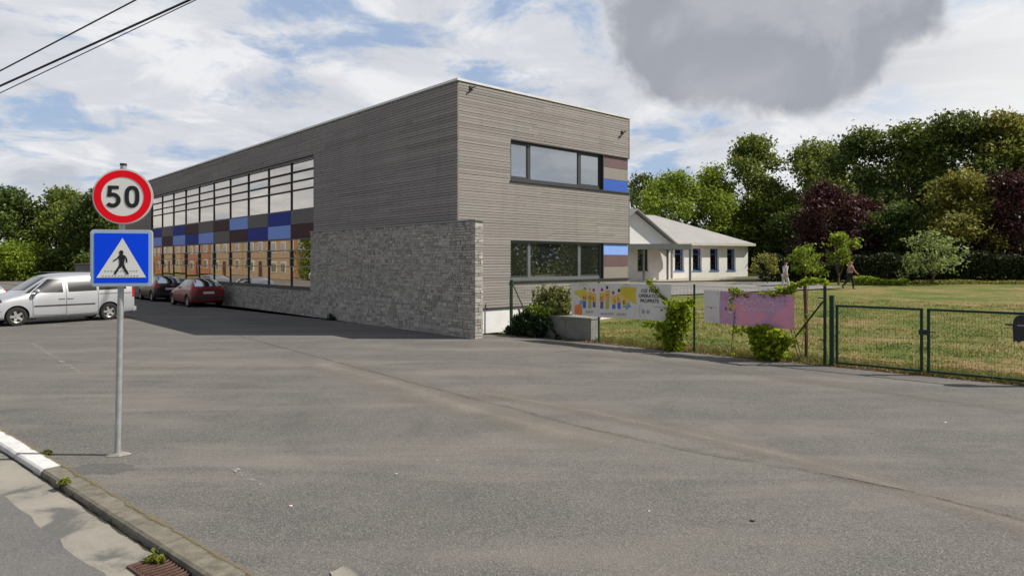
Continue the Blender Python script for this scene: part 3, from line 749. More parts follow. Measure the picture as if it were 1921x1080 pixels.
# covered walkway frame in front of it
cy = 52.0; cz = hz(10, cy)
cn = empty('walkway_canopy', ((1160-960)/F*cy, cy, cz), R(4), 'flat grey walkway canopy on slim posts in front of the low cream block', 'canopy')
CL = (1299-1160)/F*cy; ch = EYE+(HOR-458)*cy/F-cz
MB().box(0, CL, 0, 2.2, ch-.06, ch).build('roof', M['grey_box'], cn)
MB().box(-.03, CL+.03, -.04, 0, ch-.40, ch+.03).box(-.03, CL+.03, 2.2, 2.24, ch-.40, ch+.03).box(CL, CL+.03, 0, 2.2, ch-.4, ch+.03).build('beam', simple('green_grey_steel', (.22, .24, .22), .5), cn)
for px, yy in ((1208, .1), (1297, .1), (1221, 2.1), (1257, 2.1)):
    x = (px-960)/F*(cy+yy)-cn.location.x; MB().box(x-.07, x+.07, yy-.07, yy+.07, -.4, ch-.4).build('post', simple('green_grey_steel', (.15, .16, .15), .5), cn)

# ------------------------------------------------------------------ leaves and trees
def leaf_mesh(name, pts, size, seed, asp=.55, up=0., jit=.4):
    rs = np.random.RandomState(seed); n = len(pts)
    a = rs.normal(size=(n, 3)); a[:, 2] *= (1-up); a /= np.linalg.norm(a, axis=1)[:, None]
    r = rs.normal(size=(n, 3)); b = np.cross(a, r); b /= np.linalg.norm(b, axis=1)[:, None]
    s = size*(1+rs.uniform(-jit, jit, n))[:, None]
    A = a*s*.5; B = b*s*.5*asp; nn = np.cross(a, b)*s*.12
    v = np.empty((n, 4, 3)); v[:, 0] = pts-A; v[:, 1] = pts+B+nn-A*.15; v[:, 2] = pts+A; v[:, 3] = pts-B+nn-A*.15
    me = bpy.data.meshes.new(name); me.vertices.add(n*4); me.vertices.foreach_set('co', v.reshape(-1).astype(np.float32))
    me.loops.add(n*4); me.loops.foreach_set('vertex_index', np.arange(n*4, dtype=np.int32))
    me.polygons.add(n); me.polygons.foreach_set('loop_start', np.arange(0, n*4, 4, dtype=np.int32)); me.polygons.foreach_set('loop_total', np.full(n, 4, dtype=np.int32))
    me.update(calc_edges=True); return me
def crown_points(blobs, n, rs, per=14, cl=.35, shell=.5):
    blobs = np.array(blobs); pr = blobs[:, 3]**2; pr = pr/pr.sum(); k = n//per
    bi = rs.choice(len(blobs), k, p=pr); d = rs.normal(size=(k, 3)); d /= np.linalg.norm(d, axis=1)[:, None]
    rr = blobs[bi, 3]*(shell+(1.08-shell)*rs.rand(k)**.6)
    c = blobs[bi, :3]+d*rr[:, None]*np.array([1, 1, .85])
    p = np.repeat(c, per, 0)+rs.normal(size=(k*per, 3))*cl*np.array([1, 1, .6]); return p
def tree(name, label, cat, px, top, Y, w, mat, n=9000, leaf=.34, seed=0, low=.08, group=None, cl=.42, nb=16, trunk=.22, base=None, shell=.5, slim=1., per=14, spread=1.3):
    rs = np.random.RandomState(seed); rnd = random.Random(seed)
    x = (px-960)/F*Y; z0 = hz(x, Y) if base is None else base; H = EYE+(HOR-top)*Y/F-z0
    root = empty(name, (x, Y, z0), 0, label, cat, group)
    bl = []; 
    for i in range(nb):
        f = (i+.5)/nb; zc = H*(low+(1-low)*f*.93); env = math.sin(math.pi*min(1, .18+.80*f))**.6*slim
        a = i*2.4+rnd.uniform(-.5, .5); rad = w*.5*env*rnd.uniform(.25, .75)*spread; r = w*.5*rnd.uniform(.26, .52)*(1-.35*f)
        zc = min(zc, H-r*.8); bl.append((rad*math.cos(a), rad*math.sin(a), max(zc, r*.7), r))
    bl.append((rnd.uniform(-.2, .2)*w*.3, 0, H-w*.17, w*.19))
    pts = crown_points(bl, n, rs, per, cl, shell); pts[:, 2] = np.maximum(pts[:, 2], .15)
    obj('crown', leaf_mesh(name, pts, leaf, seed+1), L[mat] if isinstance(mat, str) else mat, root)
    t = MB(); r0 = trunk; top_ = H*.72
    tp = [(0, 0, -.3)]+[(rnd.uniform(-.04, .04)*w, rnd.uniform(-.04, .04)*w, top_*k/5) for k in range(1, 6)]
    t.path(tp, [r0*1.25]+[r0*(1-.16*k) for k in range(1, 6)], 8)
    for i, q in enumerate(bl):
        if i % 2 == 0 or nb < 12:
            k = min(4, max(1, int(q[2]/H*5*.7))); s = tp[k]
            mid = [(s[j]+q[j])/2+(.06*w if j == 2 else 0) for j in range(3)]; t.path([s, mid, q[:3]], [r0*.45, r0*.28, r0*.1], 6)
    t.build('trunk', M['bark'], root, True)
    return root
G1 = 'tall trees along the far edge of the school lawn'
G2 = 'trees beyond the far left of the parking lot'
TR = [
 # px, top, Y, width, mat, n, leaf, label, group
 ('broadleaf_tree', 1205, 328, 78, 9, 'dark', 9000, .36, 'small dark tree just right of the timber clad gable, behind the roofs', G1, .05),
 ('broadleaf_tree', 1270, 322, 70, 8.5, 'bright', 12000, .36, 'bright yellow green tree rising behind the pale hipped roof ridge', G1, .05),
 ('broadleaf_tree', 1335, 312, 72, 8, 'bright', 11000, .36, 'light green tree between the bright tree and the taller dark tree', G1, .05),
 ('broadleaf_tree', 1415, 255, 74, 9.6, 'mid', 22000, .38, 'tall dark green tree standing apart with a sky gap on its right', G1, .03),
 ('broadleaf_tree', 1525, 262, 72, 10.0, 'mid', 19000, .36, 'tall green tree right of the sky gap, behind the left maroon tree', G1, .03),
 ('broadleaf_tree', 1620, 243, 63, 9.0, 'dark', 15000, .36, 'tall tree with flat dark top behind the maroon tree, mid row', G1, .03),
 ('broadleaf_tree', 1702, 234, 62, 8.5, 'mid', 15000, .36, 'tall rounded tree in the row, above and left of the yellow tinged tree', G1, .03),
 ('broadleaf_tree', 1785, 214, 61, 8.5, 'dark', 15000, .36, 'highest dark tree of the row with wispy top twigs', G1, .03),
 ('broadleaf_tree', 1868, 212, 60, 8.0, 'olive', 15000, .36, 'tall olive green tree at the right end of the row above the right maroon tree', G1, .03),
 ('broadleaf_tree', 1950, 206, 59, 8.5, 'mid', 12000, .36, 'tall green tree cut off by the right edge of the view', G1, .03),
 ('broadleaf_tree', 1578, 268, 76, 9.5, 'mid', 12000, .38, 'tree top filling the notch behind the left maroon tree', G1, .03),
 ('broadleaf_tree', 1745, 240, 74, 9.5, 'olive', 12000, .38, 'olive tree top showing between the rounded tree and the highest tree', G1, .03),
 ('broadleaf_tree', 1910, 222, 73, 9.5, 'dark', 12000, .38, 'dark tree top behind the right maroon tree near the right edge', G1, .03),
 ('maroon_tree', 1612, 372, 56, 5.0, 'maroon', 7000, .30, 'lower maroon leaved tree just right of the middle one', 'maroon leaved trees', .03),
 ('maroon_tree', 1548, 348, 53, 6.0, 'maroon', 9000, .30, 'dark maroon leaved tree in the middle of the green trees', 'maroon leaved trees', .03),
 ('maroon_tree', 1908, 322, 50, 5.6, 'maroon', 9000, .30, 'maroon leaved tree at the right edge above the hedge', 'maroon leaved trees', .03),
 ('broadleaf_tree', 1800, 322, 52, 6.0, 'olive', 13000, .30, 'yellow tinged tree left of the right maroon tree', G1, .03),
 ('broadleaf_tree', 1690, 385, 54, 6.5, 'dark', 12000, .30, 'lower dark tree behind the pale small tree', G1, .02),
 ('broadleaf_tree', 1490, 392, 69, 7.0, 'dark', 12000, .30, 'lower dark tree right of the low school block roof', G1, .02),
 ('broadleaf_tree', 1395, 395, 76, 7.5, 'dark', 10000, .34, 'lower dark tree directly behind the hipped roof slope', G1, .02),
 ('broadleaf_tree', 25, 356, 84, 10.5, 'dark', 14000, .42, 'dark rounded tree at the far left edge behind the bright bush', G2, .02),
 ('broadleaf_tree', 112, 352, 86, 10.5, 'mid', 14000, .42, 'tall green tree at far left between edge tree and signpost', G2, .02),
 ('broadleaf_tree', 192, 360, 80, 9.5, 'dark', 14000, .42, 'dark tree directly behind the two road signs', G2, .02),
 ('broadleaf_tree', 262, 372, 92, 9.0, 'dark', 8000, .42, 'dark tree at far left touching the far end of the school wing', G2, .02),
]
for i, (nm, px, top, Y, w, mt, n, lf, lab, grp, low) in enumerate(TR):
    tree(nm, lab, 'tree', px, top, Y, w, mt, n, lf, seed=40+i*7, low=low, group=grp, base=(0 if px < 300 else None), cl=.46 if w > 7 else .36)
# yellow sprays in the yellow tinged tree come from its own lighter leaves
tree('broadleaf_bush', 'bright green rounded bush at the far left edge in front of the trees', 'bush', 28, 455, 78, 6.2, 'bright', 9000, .3, 301, base=0, nb=10, trunk=.1)
tree('broadleaf_bush', 'dark green bush behind the silver van roof, left of the signpost', 'bush', 118, 470, 80, 6.5, 'dark', 7000, .3, 305, base=0, nb=9, trunk=.1)
# small orchard trees
tree('young_fruit_tree', 'small pale round young tree left of the person in white', 'tree', 1440, 474, 47, 2.0, 'olive', 700, .17, 311, low=.35, nb=6, trunk=.04, cl=.14, group='small orchard trees on the lawn')
tree('young_fruit_tree', 'bushy green young tree just right of the person in white', 'tree', 1508, 458, 44, 2.6, 'bright', 1100, .20, 313, low=.30, nb=9, trunk=.06, cl=.16, group='small orchard trees on the lawn', shell=.2)
tree('young_fruit_tree', 'upright green young tree left of the person in black trousers', 'tree', 1572, 436, 45, 2.5, 'bright', 900, .24, 315, low=.45, nb=8, trunk=.07, cl=.17, group='small orchard trees on the lawn', shell=.2)
tree('young_fruit_tree', 'wide straggly pale leaved small tree in front of the dark hedge', 'tree', 1745, 432, 44, 4.6, 'pale', 1500, .22, 317, low=.26, nb=13, trunk=.09, cl=.22, group='small orchard trees on the lawn', shell=.1, spread=1.2)
# clipped hedge along the far edge, leaves coloured dark for tree shade
def hedge(name, label, p0, p1, h, th, mat, n, leaf, seed, lump=.25):
    rs = np.random.RandomState(seed); d = (p1-p0); ln = d.length; t = rs.rand(n); u = rs.uniform(-.5, .5, n)
    hh = h*(1+lump*(np.sin(t*ln*.9+seed)*.5+np.sin(t*ln*2.3)*.3)); z = rs.rand(n)**.7*hh
    nx, ny = -d.y/ln, d.x/ln; X = p0.x+d.x*t+nx*u*th; Yy = p0.y+d.y*t+ny*u*th
    Z = np.array([hz(a, b) for a, b in zip(X, Yy)])+z
    root = empty(name, (p0.x, p0.y, hz(p0.x, p0.y)), 0, label, 'hedge'); pts = np.stack([X-p0.x, Yy-p0.y, Z-hz(p0.x, p0.y)], 1)
    obj('foliage', leaf_mesh(name, pts, leaf, seed), L[mat], root)
    st = MB(); q = random.Random(seed)
    for k in range(int(ln/1.6)):
        c = (p1-p0)*((k+.5)/int(ln/1.6)); zb = hz(p0.x+c.x, p0.y+c.y)-root.location.z; st.path([(c.x, c.y, zb-.2), (c.x+q.uniform(-.2, .2), c.y, zb+h*.5), (c.x+q.uniform(-.4, .4), c.y+q.uniform(-.3, .3), zb+h*.85)], [.05, .035, .015], 5)
    st.build('stems', M['bark'], root); return root
hedge('hedge', 'long green hedge, darkened in colour for shade, along the far edge of the lawn below the tall trees', Vector(((1425-960)/F*50, 50)), Vector(((2060-960)/F*46, 46)), 1.75, 1.6, 'shade', 26000, .2, 7, .3)
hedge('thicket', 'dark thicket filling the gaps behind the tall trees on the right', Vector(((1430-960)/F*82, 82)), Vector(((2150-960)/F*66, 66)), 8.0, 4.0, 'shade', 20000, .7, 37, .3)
hedge('undergrowth', 'low bright weeds at the foot of the dark hedge near the walking figures', Vector(((1600-960)/F*44.5, 44.5)), Vector(((1700-960)/F*44, 44.)), .45, 1.2, 'bright', 2600, .16, 8, .5)
hedge('undergrowth', 'low olive weeds at the foot of the hedge right of the pale small tree', Vector(((1705-960)/F*44.5, 44.5)), Vector(((1990-960)/F*43, 43.)), .22, 1.0, 'olive', 2600, .14, 12, .5)
hedge('undergrowth', 'sunlit rough grass verge below the trees at the far left', Vector((-70, 79.)), Vector((-44, 76.5)), .8, 3.0, 'bright', 5000, .3, 9, .4)
# trees off to the right that the gable windows mirror
for i, (x, y, h, w) in enumerate(((46, 16, 8.5, 8), (50, 25, 9.5, 8), (54, 33, 8, 8), (43, 7, 7.5, 7))):
    k = 960+x/y*F
    tree('broadleaf_tree', ['dark tree mirrored at the left of the lower gable window', 'tall tree mirrored in the middle of the lower gable window', 'tree whose top is mirrored at the right of the upper gable window', 'low tree mirrored at the foot of the lower gable window'][i], 'tree', k, HOR-(h-EYE)*F/y, y, w, 'dark', 7000, .34, 500+i, base=0, low=.03, group='trees mirrored in the gable windows')

hedge('hedge', 'tall dark hedge mirrored across the lower gable window', Vector((58, -4)), Vector((68, 60)), 6.2, 3.0, 'shade', 26000, .6, 33, .12)
# ------------------------------------------------------------------ brick houses mirrored in the ground-floor glazing
hd = Vector((-.667, .745)); hs = Vector((-48, 34))
hlab = ['orange brick house mirrored in the nearest ground floor glazing bays', 'orange brick house mirrored in the middle ground floor glazing bays', 'buff brick house mirrored left of the middle glazing bays', 'orange brick house mirrored in the farthest glazing bays', 'end brick house mirrored beside the road signs', 'brown brick house mirrored just right of the blue square sign', 'buff brick house mirrored near the far end of the glazing', 'last brick house mirrored at the far end of the glazing']
M['buff'] = simple('buff_brick', (.29, .21, .135), .9, var=.15, scale=4)
for i in range(8):
    p = hs+hd*i*14.2
    h_ = empty('brick_house', (p.x, p.y, 0), math.atan2(-hd.y, -hd.x), hlab[i], 'house', 'brick houses mirrored in the glazing')
    # local +x runs back along the row, local +y ... front faces the school
    W_, Dp, Hh = 13.6, 8., 5.9
    s = 1 if Vector((-math.sin(h_.rotation_euler.z), math.cos(h_.rotation_euler.z))).dot(Vector((.745, .667))) > 0 else -1
    bm_ = MB(); bm_.box(0, W_, *(sorted((-s*Dp, 0))), 0, Hh); bm_.build('wall', M['buff'] if i in (1, 3, 4, 6) else M['brick'], h_)
    r_ = MB(); y0, y1 = 0.3*s, -s*(Dp+.3); ym = -s*Dp/2
    r_.quad((-.2, y0, Hh), (W_+.2, y0, Hh), (W_+.2, ym, Hh+3), (-.2, ym, Hh+3)); r_.quad((-.2, y1, Hh), (-.2, ym, Hh+3), (W_+.2, ym, Hh+3), (W_+.2, y1, Hh))
    r_.quad((-.2, y0, Hh-.1), (W_+.2, y0, Hh-.1), (W_+.2, y1, Hh-.1), (-.2, y1, Hh-.1))
    r_.v += [(0, y0*.0, Hh), (0, -s*Dp, Hh), (0, ym, Hh+2.8), (W_, 0, Hh), (W_, -s*Dp, Hh), (W_, ym, Hh+2.8)]; k = len(r_.v)-6; r_.f += [(k, k+1, k+2), (k+3, k+5, k+4)]; r_.m += [0, 0]
    r_.build('roof', simple('roof_tile', (.16, .07, .05), .8), h_)
    for cx in (1.6, 4.7, 8.6, 11.8):
        for z0 in (.9, 3.6):
            if cx == 4.7 and z0 < 1: MB().box(cx-.5, cx+.5, *sorted((0, s*.05)), .1, 2.3).build('door', M['p_plum'], h_); continue
            w = MB().box(cx-.75, cx+.75, *sorted((0, s*.06)), z0, z0+1.5).build('window', M['coping'], h_)
            MB().box(cx-.66, cx-.03, *sorted((s*.06, s*.07)), z0+.09, z0+1.41).box(cx+.03, cx+.66, *sorted((s*.06, s*.07)), z0+.09, z0+1.41).build('pane', M['glass_b'], w)
tree('broadleaf_tree', 'green street tree mirrored between the orange brick houses', 'tree', 960+(-57/48)*F, HOR-(7.5-EYE)*F/48, 48, 3.4, 'mid', 4000, .28, 620, base=0, trunk=.15)

# ------------------------------------------------------------------ vehicles
def make_body(st, arches, r_arch):
    ring = lambda s: [(0, s[1]), (s[4]*.9, s[1]), (s[4], s[1]+.10), (s[4]*1.005, (s[1]*.45+s[2]*.55)), (s[5], s[2]), (s[6], s[3]-.07), (s[6]*.62, s[3]-.006), (0, s[3]+.008)]
    bm = bmesh.new(); rings = []
    for s in st:
        r = ring(s); pts_ = [(s[0], y, z) for y, z in r]+[(s[0], -y, z) for y, z in r[-2:0:-1]]
        rings.append([bm.verts.new(p) for p in pts_])
    n = len(rings[0])
    for a, b in zip(rings[:-1], rings[1:]):
        for k in range(n): bm.faces.new((a[k], a[(k+1) % n], b[(k+1) % n], b[k]))
    h = n//2
    for rg_, fl in ((rings[0], False), (rings[-1], True)):
        for k in range(h):
            a, b_ = k, k+1; c, d = (n-k-1) % n, (n-k) % n
            vs = [rg_[a], rg_[b_], rg_[c], rg_[d]]; vs2 = []
            for v in vs:
                if v not in vs2: vs2.append(v)
            if len(vs2) >= 3: bm.faces.new(vs2)
    bmesh.ops.recalc_face_normals(bm, faces=bm.faces[:])
    me = bpy.data.meshes.new('tmp'); bm.to_mesh(me); bm.free()
    o = bpy.data.objects.new('tmp', me); col.objects.link(o)
    md = o.modifiers.new('s', 'SUBSURF'); md.levels = 2; md.render_levels = 2
    cut = []
    cmb = MB()
    for ax in arches:
        for sd in (-1, 1):
            cmb.tube((ax, sd*.62, r_arch[1]), (ax, sd*1.2, r_arch[1]), r_arch[0], r_arch[0], 28)
    cme = cmb.mesh('cut'); co = bpy.data.objects.new('cut', cme); col.objects.link(co)
    bo = o.modifiers.new('b', 'BOOLEAN'); bo.operation = 'DIFFERENCE'; bo.object = co; bo.solver = 'EXACT'
    dg = bpy.context.evaluated_depsgraph_get(); dg.update(); ev = o.evaluated_get(dg); res = bpy.data.meshes.new_from_object(ev)
    bpy.data.objects.remove(o); bpy.data.objects.remove(co)
    res.polygons.foreach_set('use_smooth', [True]*len(res.polygons)); res.set_sharp_from_angle(angle=R(38)); return res
class Car:
    def __init__(s, name, label, cat, spec, paint, loc, rz, group=None):
        s.root = empty(name, loc, rz, label, cat, group); st = spec['st']; s.spec = spec
        me = make_body(st, spec['axles'], (spec['wr']+.055, spec['wr']+.01)); s.body = obj('body', me, paint, s.root)
        s.bvh = BVHTree.FromPolygons([v.co.copy() for v in me.vertices], [tuple(p.vertices) for p in me.polygons])
        s.wheels()
    def wheels(s):
        wr = s.spec['wr']; tw = .20; wy_ = s.spec['track']
        ty = lathe([(wr*.62, -tw/2+.02), (wr*.72, -tw/2), (wr*.93, -tw/2+.005), (wr, -tw/2+.03), (wr, tw/2-.03), (wr*.93, tw/2-.005), (wr*.72, tw/2), (wr*.62, tw/2-.02), (wr*.60, 0), (wr*.62, -tw/2+.02)], 36)
        ty.materials.append(M['rubber'])
        rim = MB()
        for k in range(5):
            a = 2*math.pi*k/5; c, sn = math.cos(a), math.sin(a)
            def P_(r, w, y): return (r*c-w*sn, y, r*sn+w*c)
            q = [P_(.03, -.05, .055), P_(wr*.62, -.035, .075), P_(wr*.62, .035, .075), P_(.03, .05, .055)]; rim.quad(*q)
            q2 = [P_(.03, -.05, .02), P_(wr*.62, -.035, .04), P_(wr*.62, .035, .04), P_(.03, .05, .02)]; rim.quad(q[0], q2[0], q2[1], q[1]); rim.quad(q[2], q2[2], q2[3], q[3])
        n = 28; i = len(rim.v)
        for k in range(n):
            a = 2*math.pi*k/n
            for r, y in ((wr*.66, .085), (wr*.60, .075), (wr*.58, .01), (.001, .005)): rim.v.append((r*math.cos(a), y, r*math.sin(a)))
        for k in range(n):
            b = (k+1) % n
            for j in range(3): rim.f.append((i+k*4+j, i+b*4+j, i+b*4+j+1, i+k*4+j+1)); rim.m.append(1 if j == 2 else 0)
        rim.tube((0, .02, 0), (0, .075, 0), .055, .045, 14)
        rme = rim.mesh('rim'); rme.materials.append(M['rim']); rme.materials.append(M['trim'])
        for ax in s.spec['axles']:
            for sd in (1, -1):
                w = obj('wheel', ty, None, s.root); w.location = (ax, sd*(wy_-tw/2-.005), wr); w.rotation_euler = (0, 0, 0 if sd > 0 else math.pi)
                r = obj('rim', rme, None, w)
        for ax in s.spec['axles']:
            for sd in (1, -1):
                lin2 = MB(); n = 24
                for k in range(n+1):
                    a = math.pi*k/n
                    for y in (.63, wy_-.03): lin2.v.append((ax+(wr+.05)*math.cos(a), sd*y, wr+.01+(wr+.05)*math.sin(a)))
                for k in range(n): lin2.f.append((2*k, 2*k+1, 2*k+3, 2*k+2)); lin2.m.append(0)
                lin2.f.append(tuple(2*k for k in range(n+1))); lin2.m.append(0)
                lin2.build('arch_liner', M['trim'], s.root)
        x0, x1 = s.spec['axles'][1]+wr+.05, s.spec['axles'][0]-wr-.05
        MB().box(x0, x1, -.6, .6, .17, .26).build('underbody', M['trim'], s.root)
    def cast(s, o, d, off):
        h = s.bvh.ray_cast(Vector(o), Vector(d))
        if h[0] is None: return None
        n = h[1]; n = n if n.dot(Vector(d)) < 0 else -n
        return h[0]+n*off
    def patch(s, name, quad, view, mat, off=.006, n=(10, 6), parent=None, mirror=True, bow=0.):
        # quad: four corners (a,b): side views give (x,z); end views give (y,z)
        sides = (1, -1) if (view == 'side' and mirror) else ((1,) if view == 'side' else (0,))
        for sd in sides:
            grid = []
            for j in range(n[1]+1):
                row = []
                for i in range(n[0]+1):
                    u, v = i/n[0], j/n[1]
                    a = Vector(quad[0]).lerp(Vector(quad[1]), u); c = Vector(quad[3]).lerp(Vector(quad[2]), u); q = a.lerp(c, v)
                    if view == 'side': h = s.cast((q[0], sd*3, q[1]), (0, -sd, 0), off)
                    elif view == 'front': h = s.cast((5, q[0], q[1]), (-1, 0, 0), off)
                    else: h = s.cast((-5, q[0], q[1]), (1, 0, 0), off)
                    row.append(h)
                grid.append(row)
            m = MB(); ids = {}
            for j in range(n[1]):
                for i in range(n[0]):
                    cs = [grid[j][i], grid[j][i+1], grid[j+1][i+1], grid[j+1][i]]
                    if all(c is not None for c in cs):
                        k = []
                        for key in ((j, i), (j, i+1), (j+1, i+1), (j+1, i)):
                            if key not in ids: ids[key] = len(m.v); m.v.append(tuple(grid[key[0]][key[1]]))
                            k.append(ids[key])
                        m.f.append(tuple(k)); m.m.append(0)
            if m.f: m.build(name, mat, parent or s.root, True)
    def line(s, name, pts_, w=.012, mat=None, off=.004, parent=None):
        for sd in (1, -1):
            m = MB()
            for a, b in zip(pts_[:-1], pts_[1:]):
                a, b = Vector(a), Vector(b); k = max(2, int((b-a).length/.06)); d = (b-a).normalized(); nn = Vector((-d.y, d.x))*w*.5; prev = None
                for i in range(k+1):
                    p = a.lerp(b, i/k); l_ = s.cast((p.x+nn.x, sd*3, p.y+nn.y), (0, -sd, 0), off); r_ = s.cast((p.x-nn.x, sd*3, p.y-nn.y), (0, -sd, 0), off)
                    if l_ is None or r_ is None: prev = None; continue
                    if prev: m.quad(prev[0], prev[1], r_, l_)
                    prev = (l_, r_)
            if m.f: m.build(name, mat or M['trim'], parent or s.root)
VAN = dict(wr=.325, track=.885, axles=(1.56, -1.46), st=[
 (2.45, .30, .60, .70, .60, .58, .46), (2.38, .22, .74, .86, .78, .75, .60), (2.12, .19, .86, .98, .87, .86, .72), (1.75, .19, .97, 1.08, .895, .88, .74),
 (1.46, .19, 1.03, 1.14, .895, .885, .73), (1.32, .19, 1.04, 1.22, .895, .885, .70), (.66, .19, 1.08, 1.68, .895, .885, .67), (.40, .19, 1.09, 1.78, .895, .885, .68),
 (-.5, .19, 1.10, 1.84, .895, .885, .70), (-1.7, .19, 1.10, 1.84, .895, .885, .70), (-2.22, .21, 1.10, 1.81, .89, .88, .70), (-2.38, .24, 1.09, 1.73, .88, .87, .69), (-2.44, .28, 1.06, 1.60, .84, .83, .64)])
a_ = R(55); vf = Vector((-math.cos(a_), -math.sin(a_))); fx = Vector((-17.2, 23.4))     # near front wheel contact
vl = Vector((-vf.y, vf.x)); van_c = fx-vf*1.56-vl*.88
van = Car('silver_van', 'silver passenger van parked side on at the far left behind the signpost', 'van', VAN, M['silver'], (van_c.x, van_c.y, 0), math.atan2(vf.y, vf.x))
v = van
v.patch('side_window', [(1.12, 1.13), (.12, 1.12), (.12, 1.60), (.55, 1.60)], 'side', M['carglass'])
v.patch('quarter_window', [(1.30, 1.12), (1.16, 1.13), (.66, 1.56), (.72, 1.50)], 'side', M['carglass'], n=(3, 5))
v.patch('side_window', [(-.06, 1.13), (-1.02, 1.15), (-1.02, 1.60), (-.04, 1.61)], 'side', M['carglass'])
v.patch('side_window', [(-1.10, 1.16), (-2.10, 1.18), (-2.02, 1.56), (-1.10, 1.60)], 'side', M['carglass'])
v.patch('windscreen', [(-.70, 1.22), (.70, 1.22), (.62, 1.70), (-.62, 1.70)], 'front', M['carglass'], n=(10, 8))
v.patch('rear_window', [(-.62, 1.15), (.62, 1.15), (.58, 1.62), (-.58, 1.62)], 'rear', M['carglass'])
v.patch('headlight', [(2.36, .72), (1.98, .84), (2.02, .97), (2.36, .90)], 'side', M['lampclear'], .008); v.patch('headlight', [(.46, .70), (.80, .72), (.78, .92), (.46, .86)], 'front', M['lampclear'], .008); v.patch('headlight', [(-.46, .70), (-.80, .72), (-.78, .92), (-.46, .86)], 'front', M['lampclear'], .008)
v.patch('grille', [(-.42, .70), (.42, .70), (.42, .80), (-.42, .80)], 'front', M['trim'], .008); v.patch('grille', [(-.6, .30), (.6, .30), (.55, .48), (-.55, .48)], 'front', M['trim'], .008)
v.patch('fog_lamp', [(2.37, .40), (2.22, .40), (2.22, .50), (2.37, .50)], 'side', M['trim'], .008)
v.patch('tail_lamp', [(-2.30, .86), (-2.43, .86), (-2.41, 1.28), (-2.32, 1.28)], 'side', M['lampred'], .01); 
for sd in (1, -1): v.patch('tail_lamp', [(sd*.70, .86), (sd*.84, .86), (sd*.80, 1.28), (sd*.68, 1.28)], 'rear', M['lampred'], .01)
v.line('side_moulding', [(1.05, .66), (-.95, .66)], .045, M['trim'], .014)
v.line('door_seam', [(1.08, .34), (1.10, 1.05), (1.12, 1.12)], .014); v.line('door_seam', [(.02, .30), (.02, 1.66)], .014); v.line('door_seam', [(-1.06, .34), (-1.06, 1.68)], .012); v.line('door_seam', [(.02, .30), (1.08, .34)], .012)
v.line('slide_rail', [(-1.08, 1.02), (-2.28, 1.02)], .022); v.line('door_seam', [(-.06, .3), (-1.0, .32)], .01)
v.line('seam', [(2.2, .50), (2.0, .52)], .012)
for x in (.16, -.12):
    for sd in (1, -1):
        p = v.cast((x, sd*3, .90), (0, -sd, 0), .02); MB().box(p.x-.10, p.x+.10, p.y-.012, p.y+.012, .885, .92).build('door_handle', M['chrome' if 0 else 'silver'], v.root)
for sd in (1, -1):
    m = MB(); m.path([(.98, sd*.86, 1.10), (.98, sd*.97, 1.14)], .03, 6); o = m.build('mirror', M['trim'], v.root)
    mm_ = bpy.data.meshes.new('mirror_shell'); bm = bmesh.new(); bmesh.ops.create_uvsphere(bm, u_segments=14, v_segments=10, radius=1.)
    for q in bm.verts: q.co = Vector((1.0+q.co.x*.08, sd*1.03+q.co.y*.11, 1.19+q.co.z*.085))
    bm.to_mesh(mm_); bm.free(); mm_.polygons.foreach_set('use_smooth', [True]*len(mm_.polygons)); obj('mirror_shell', mm_, M['silver'], o)
    MB().path([(.55, sd*.60, 1.80), (.35, sd*.61, 1.835), (-1.9, sd*.61, 1.845), (-2.1, sd*.60, 1.80)], .014, 6).build('roof_rail', M['trim'], v.root)
MB().box(-2.50, -2.38, -.80, .80, .30, .48).build('rear_bumper', M['silver'], v.root)
MB().box(-.9, 1.0, .86, .885, .20, .26).box(-.9, 1.0, -.885, -.86, .20, .26).build('sill_trim', M['trim'], v.root)

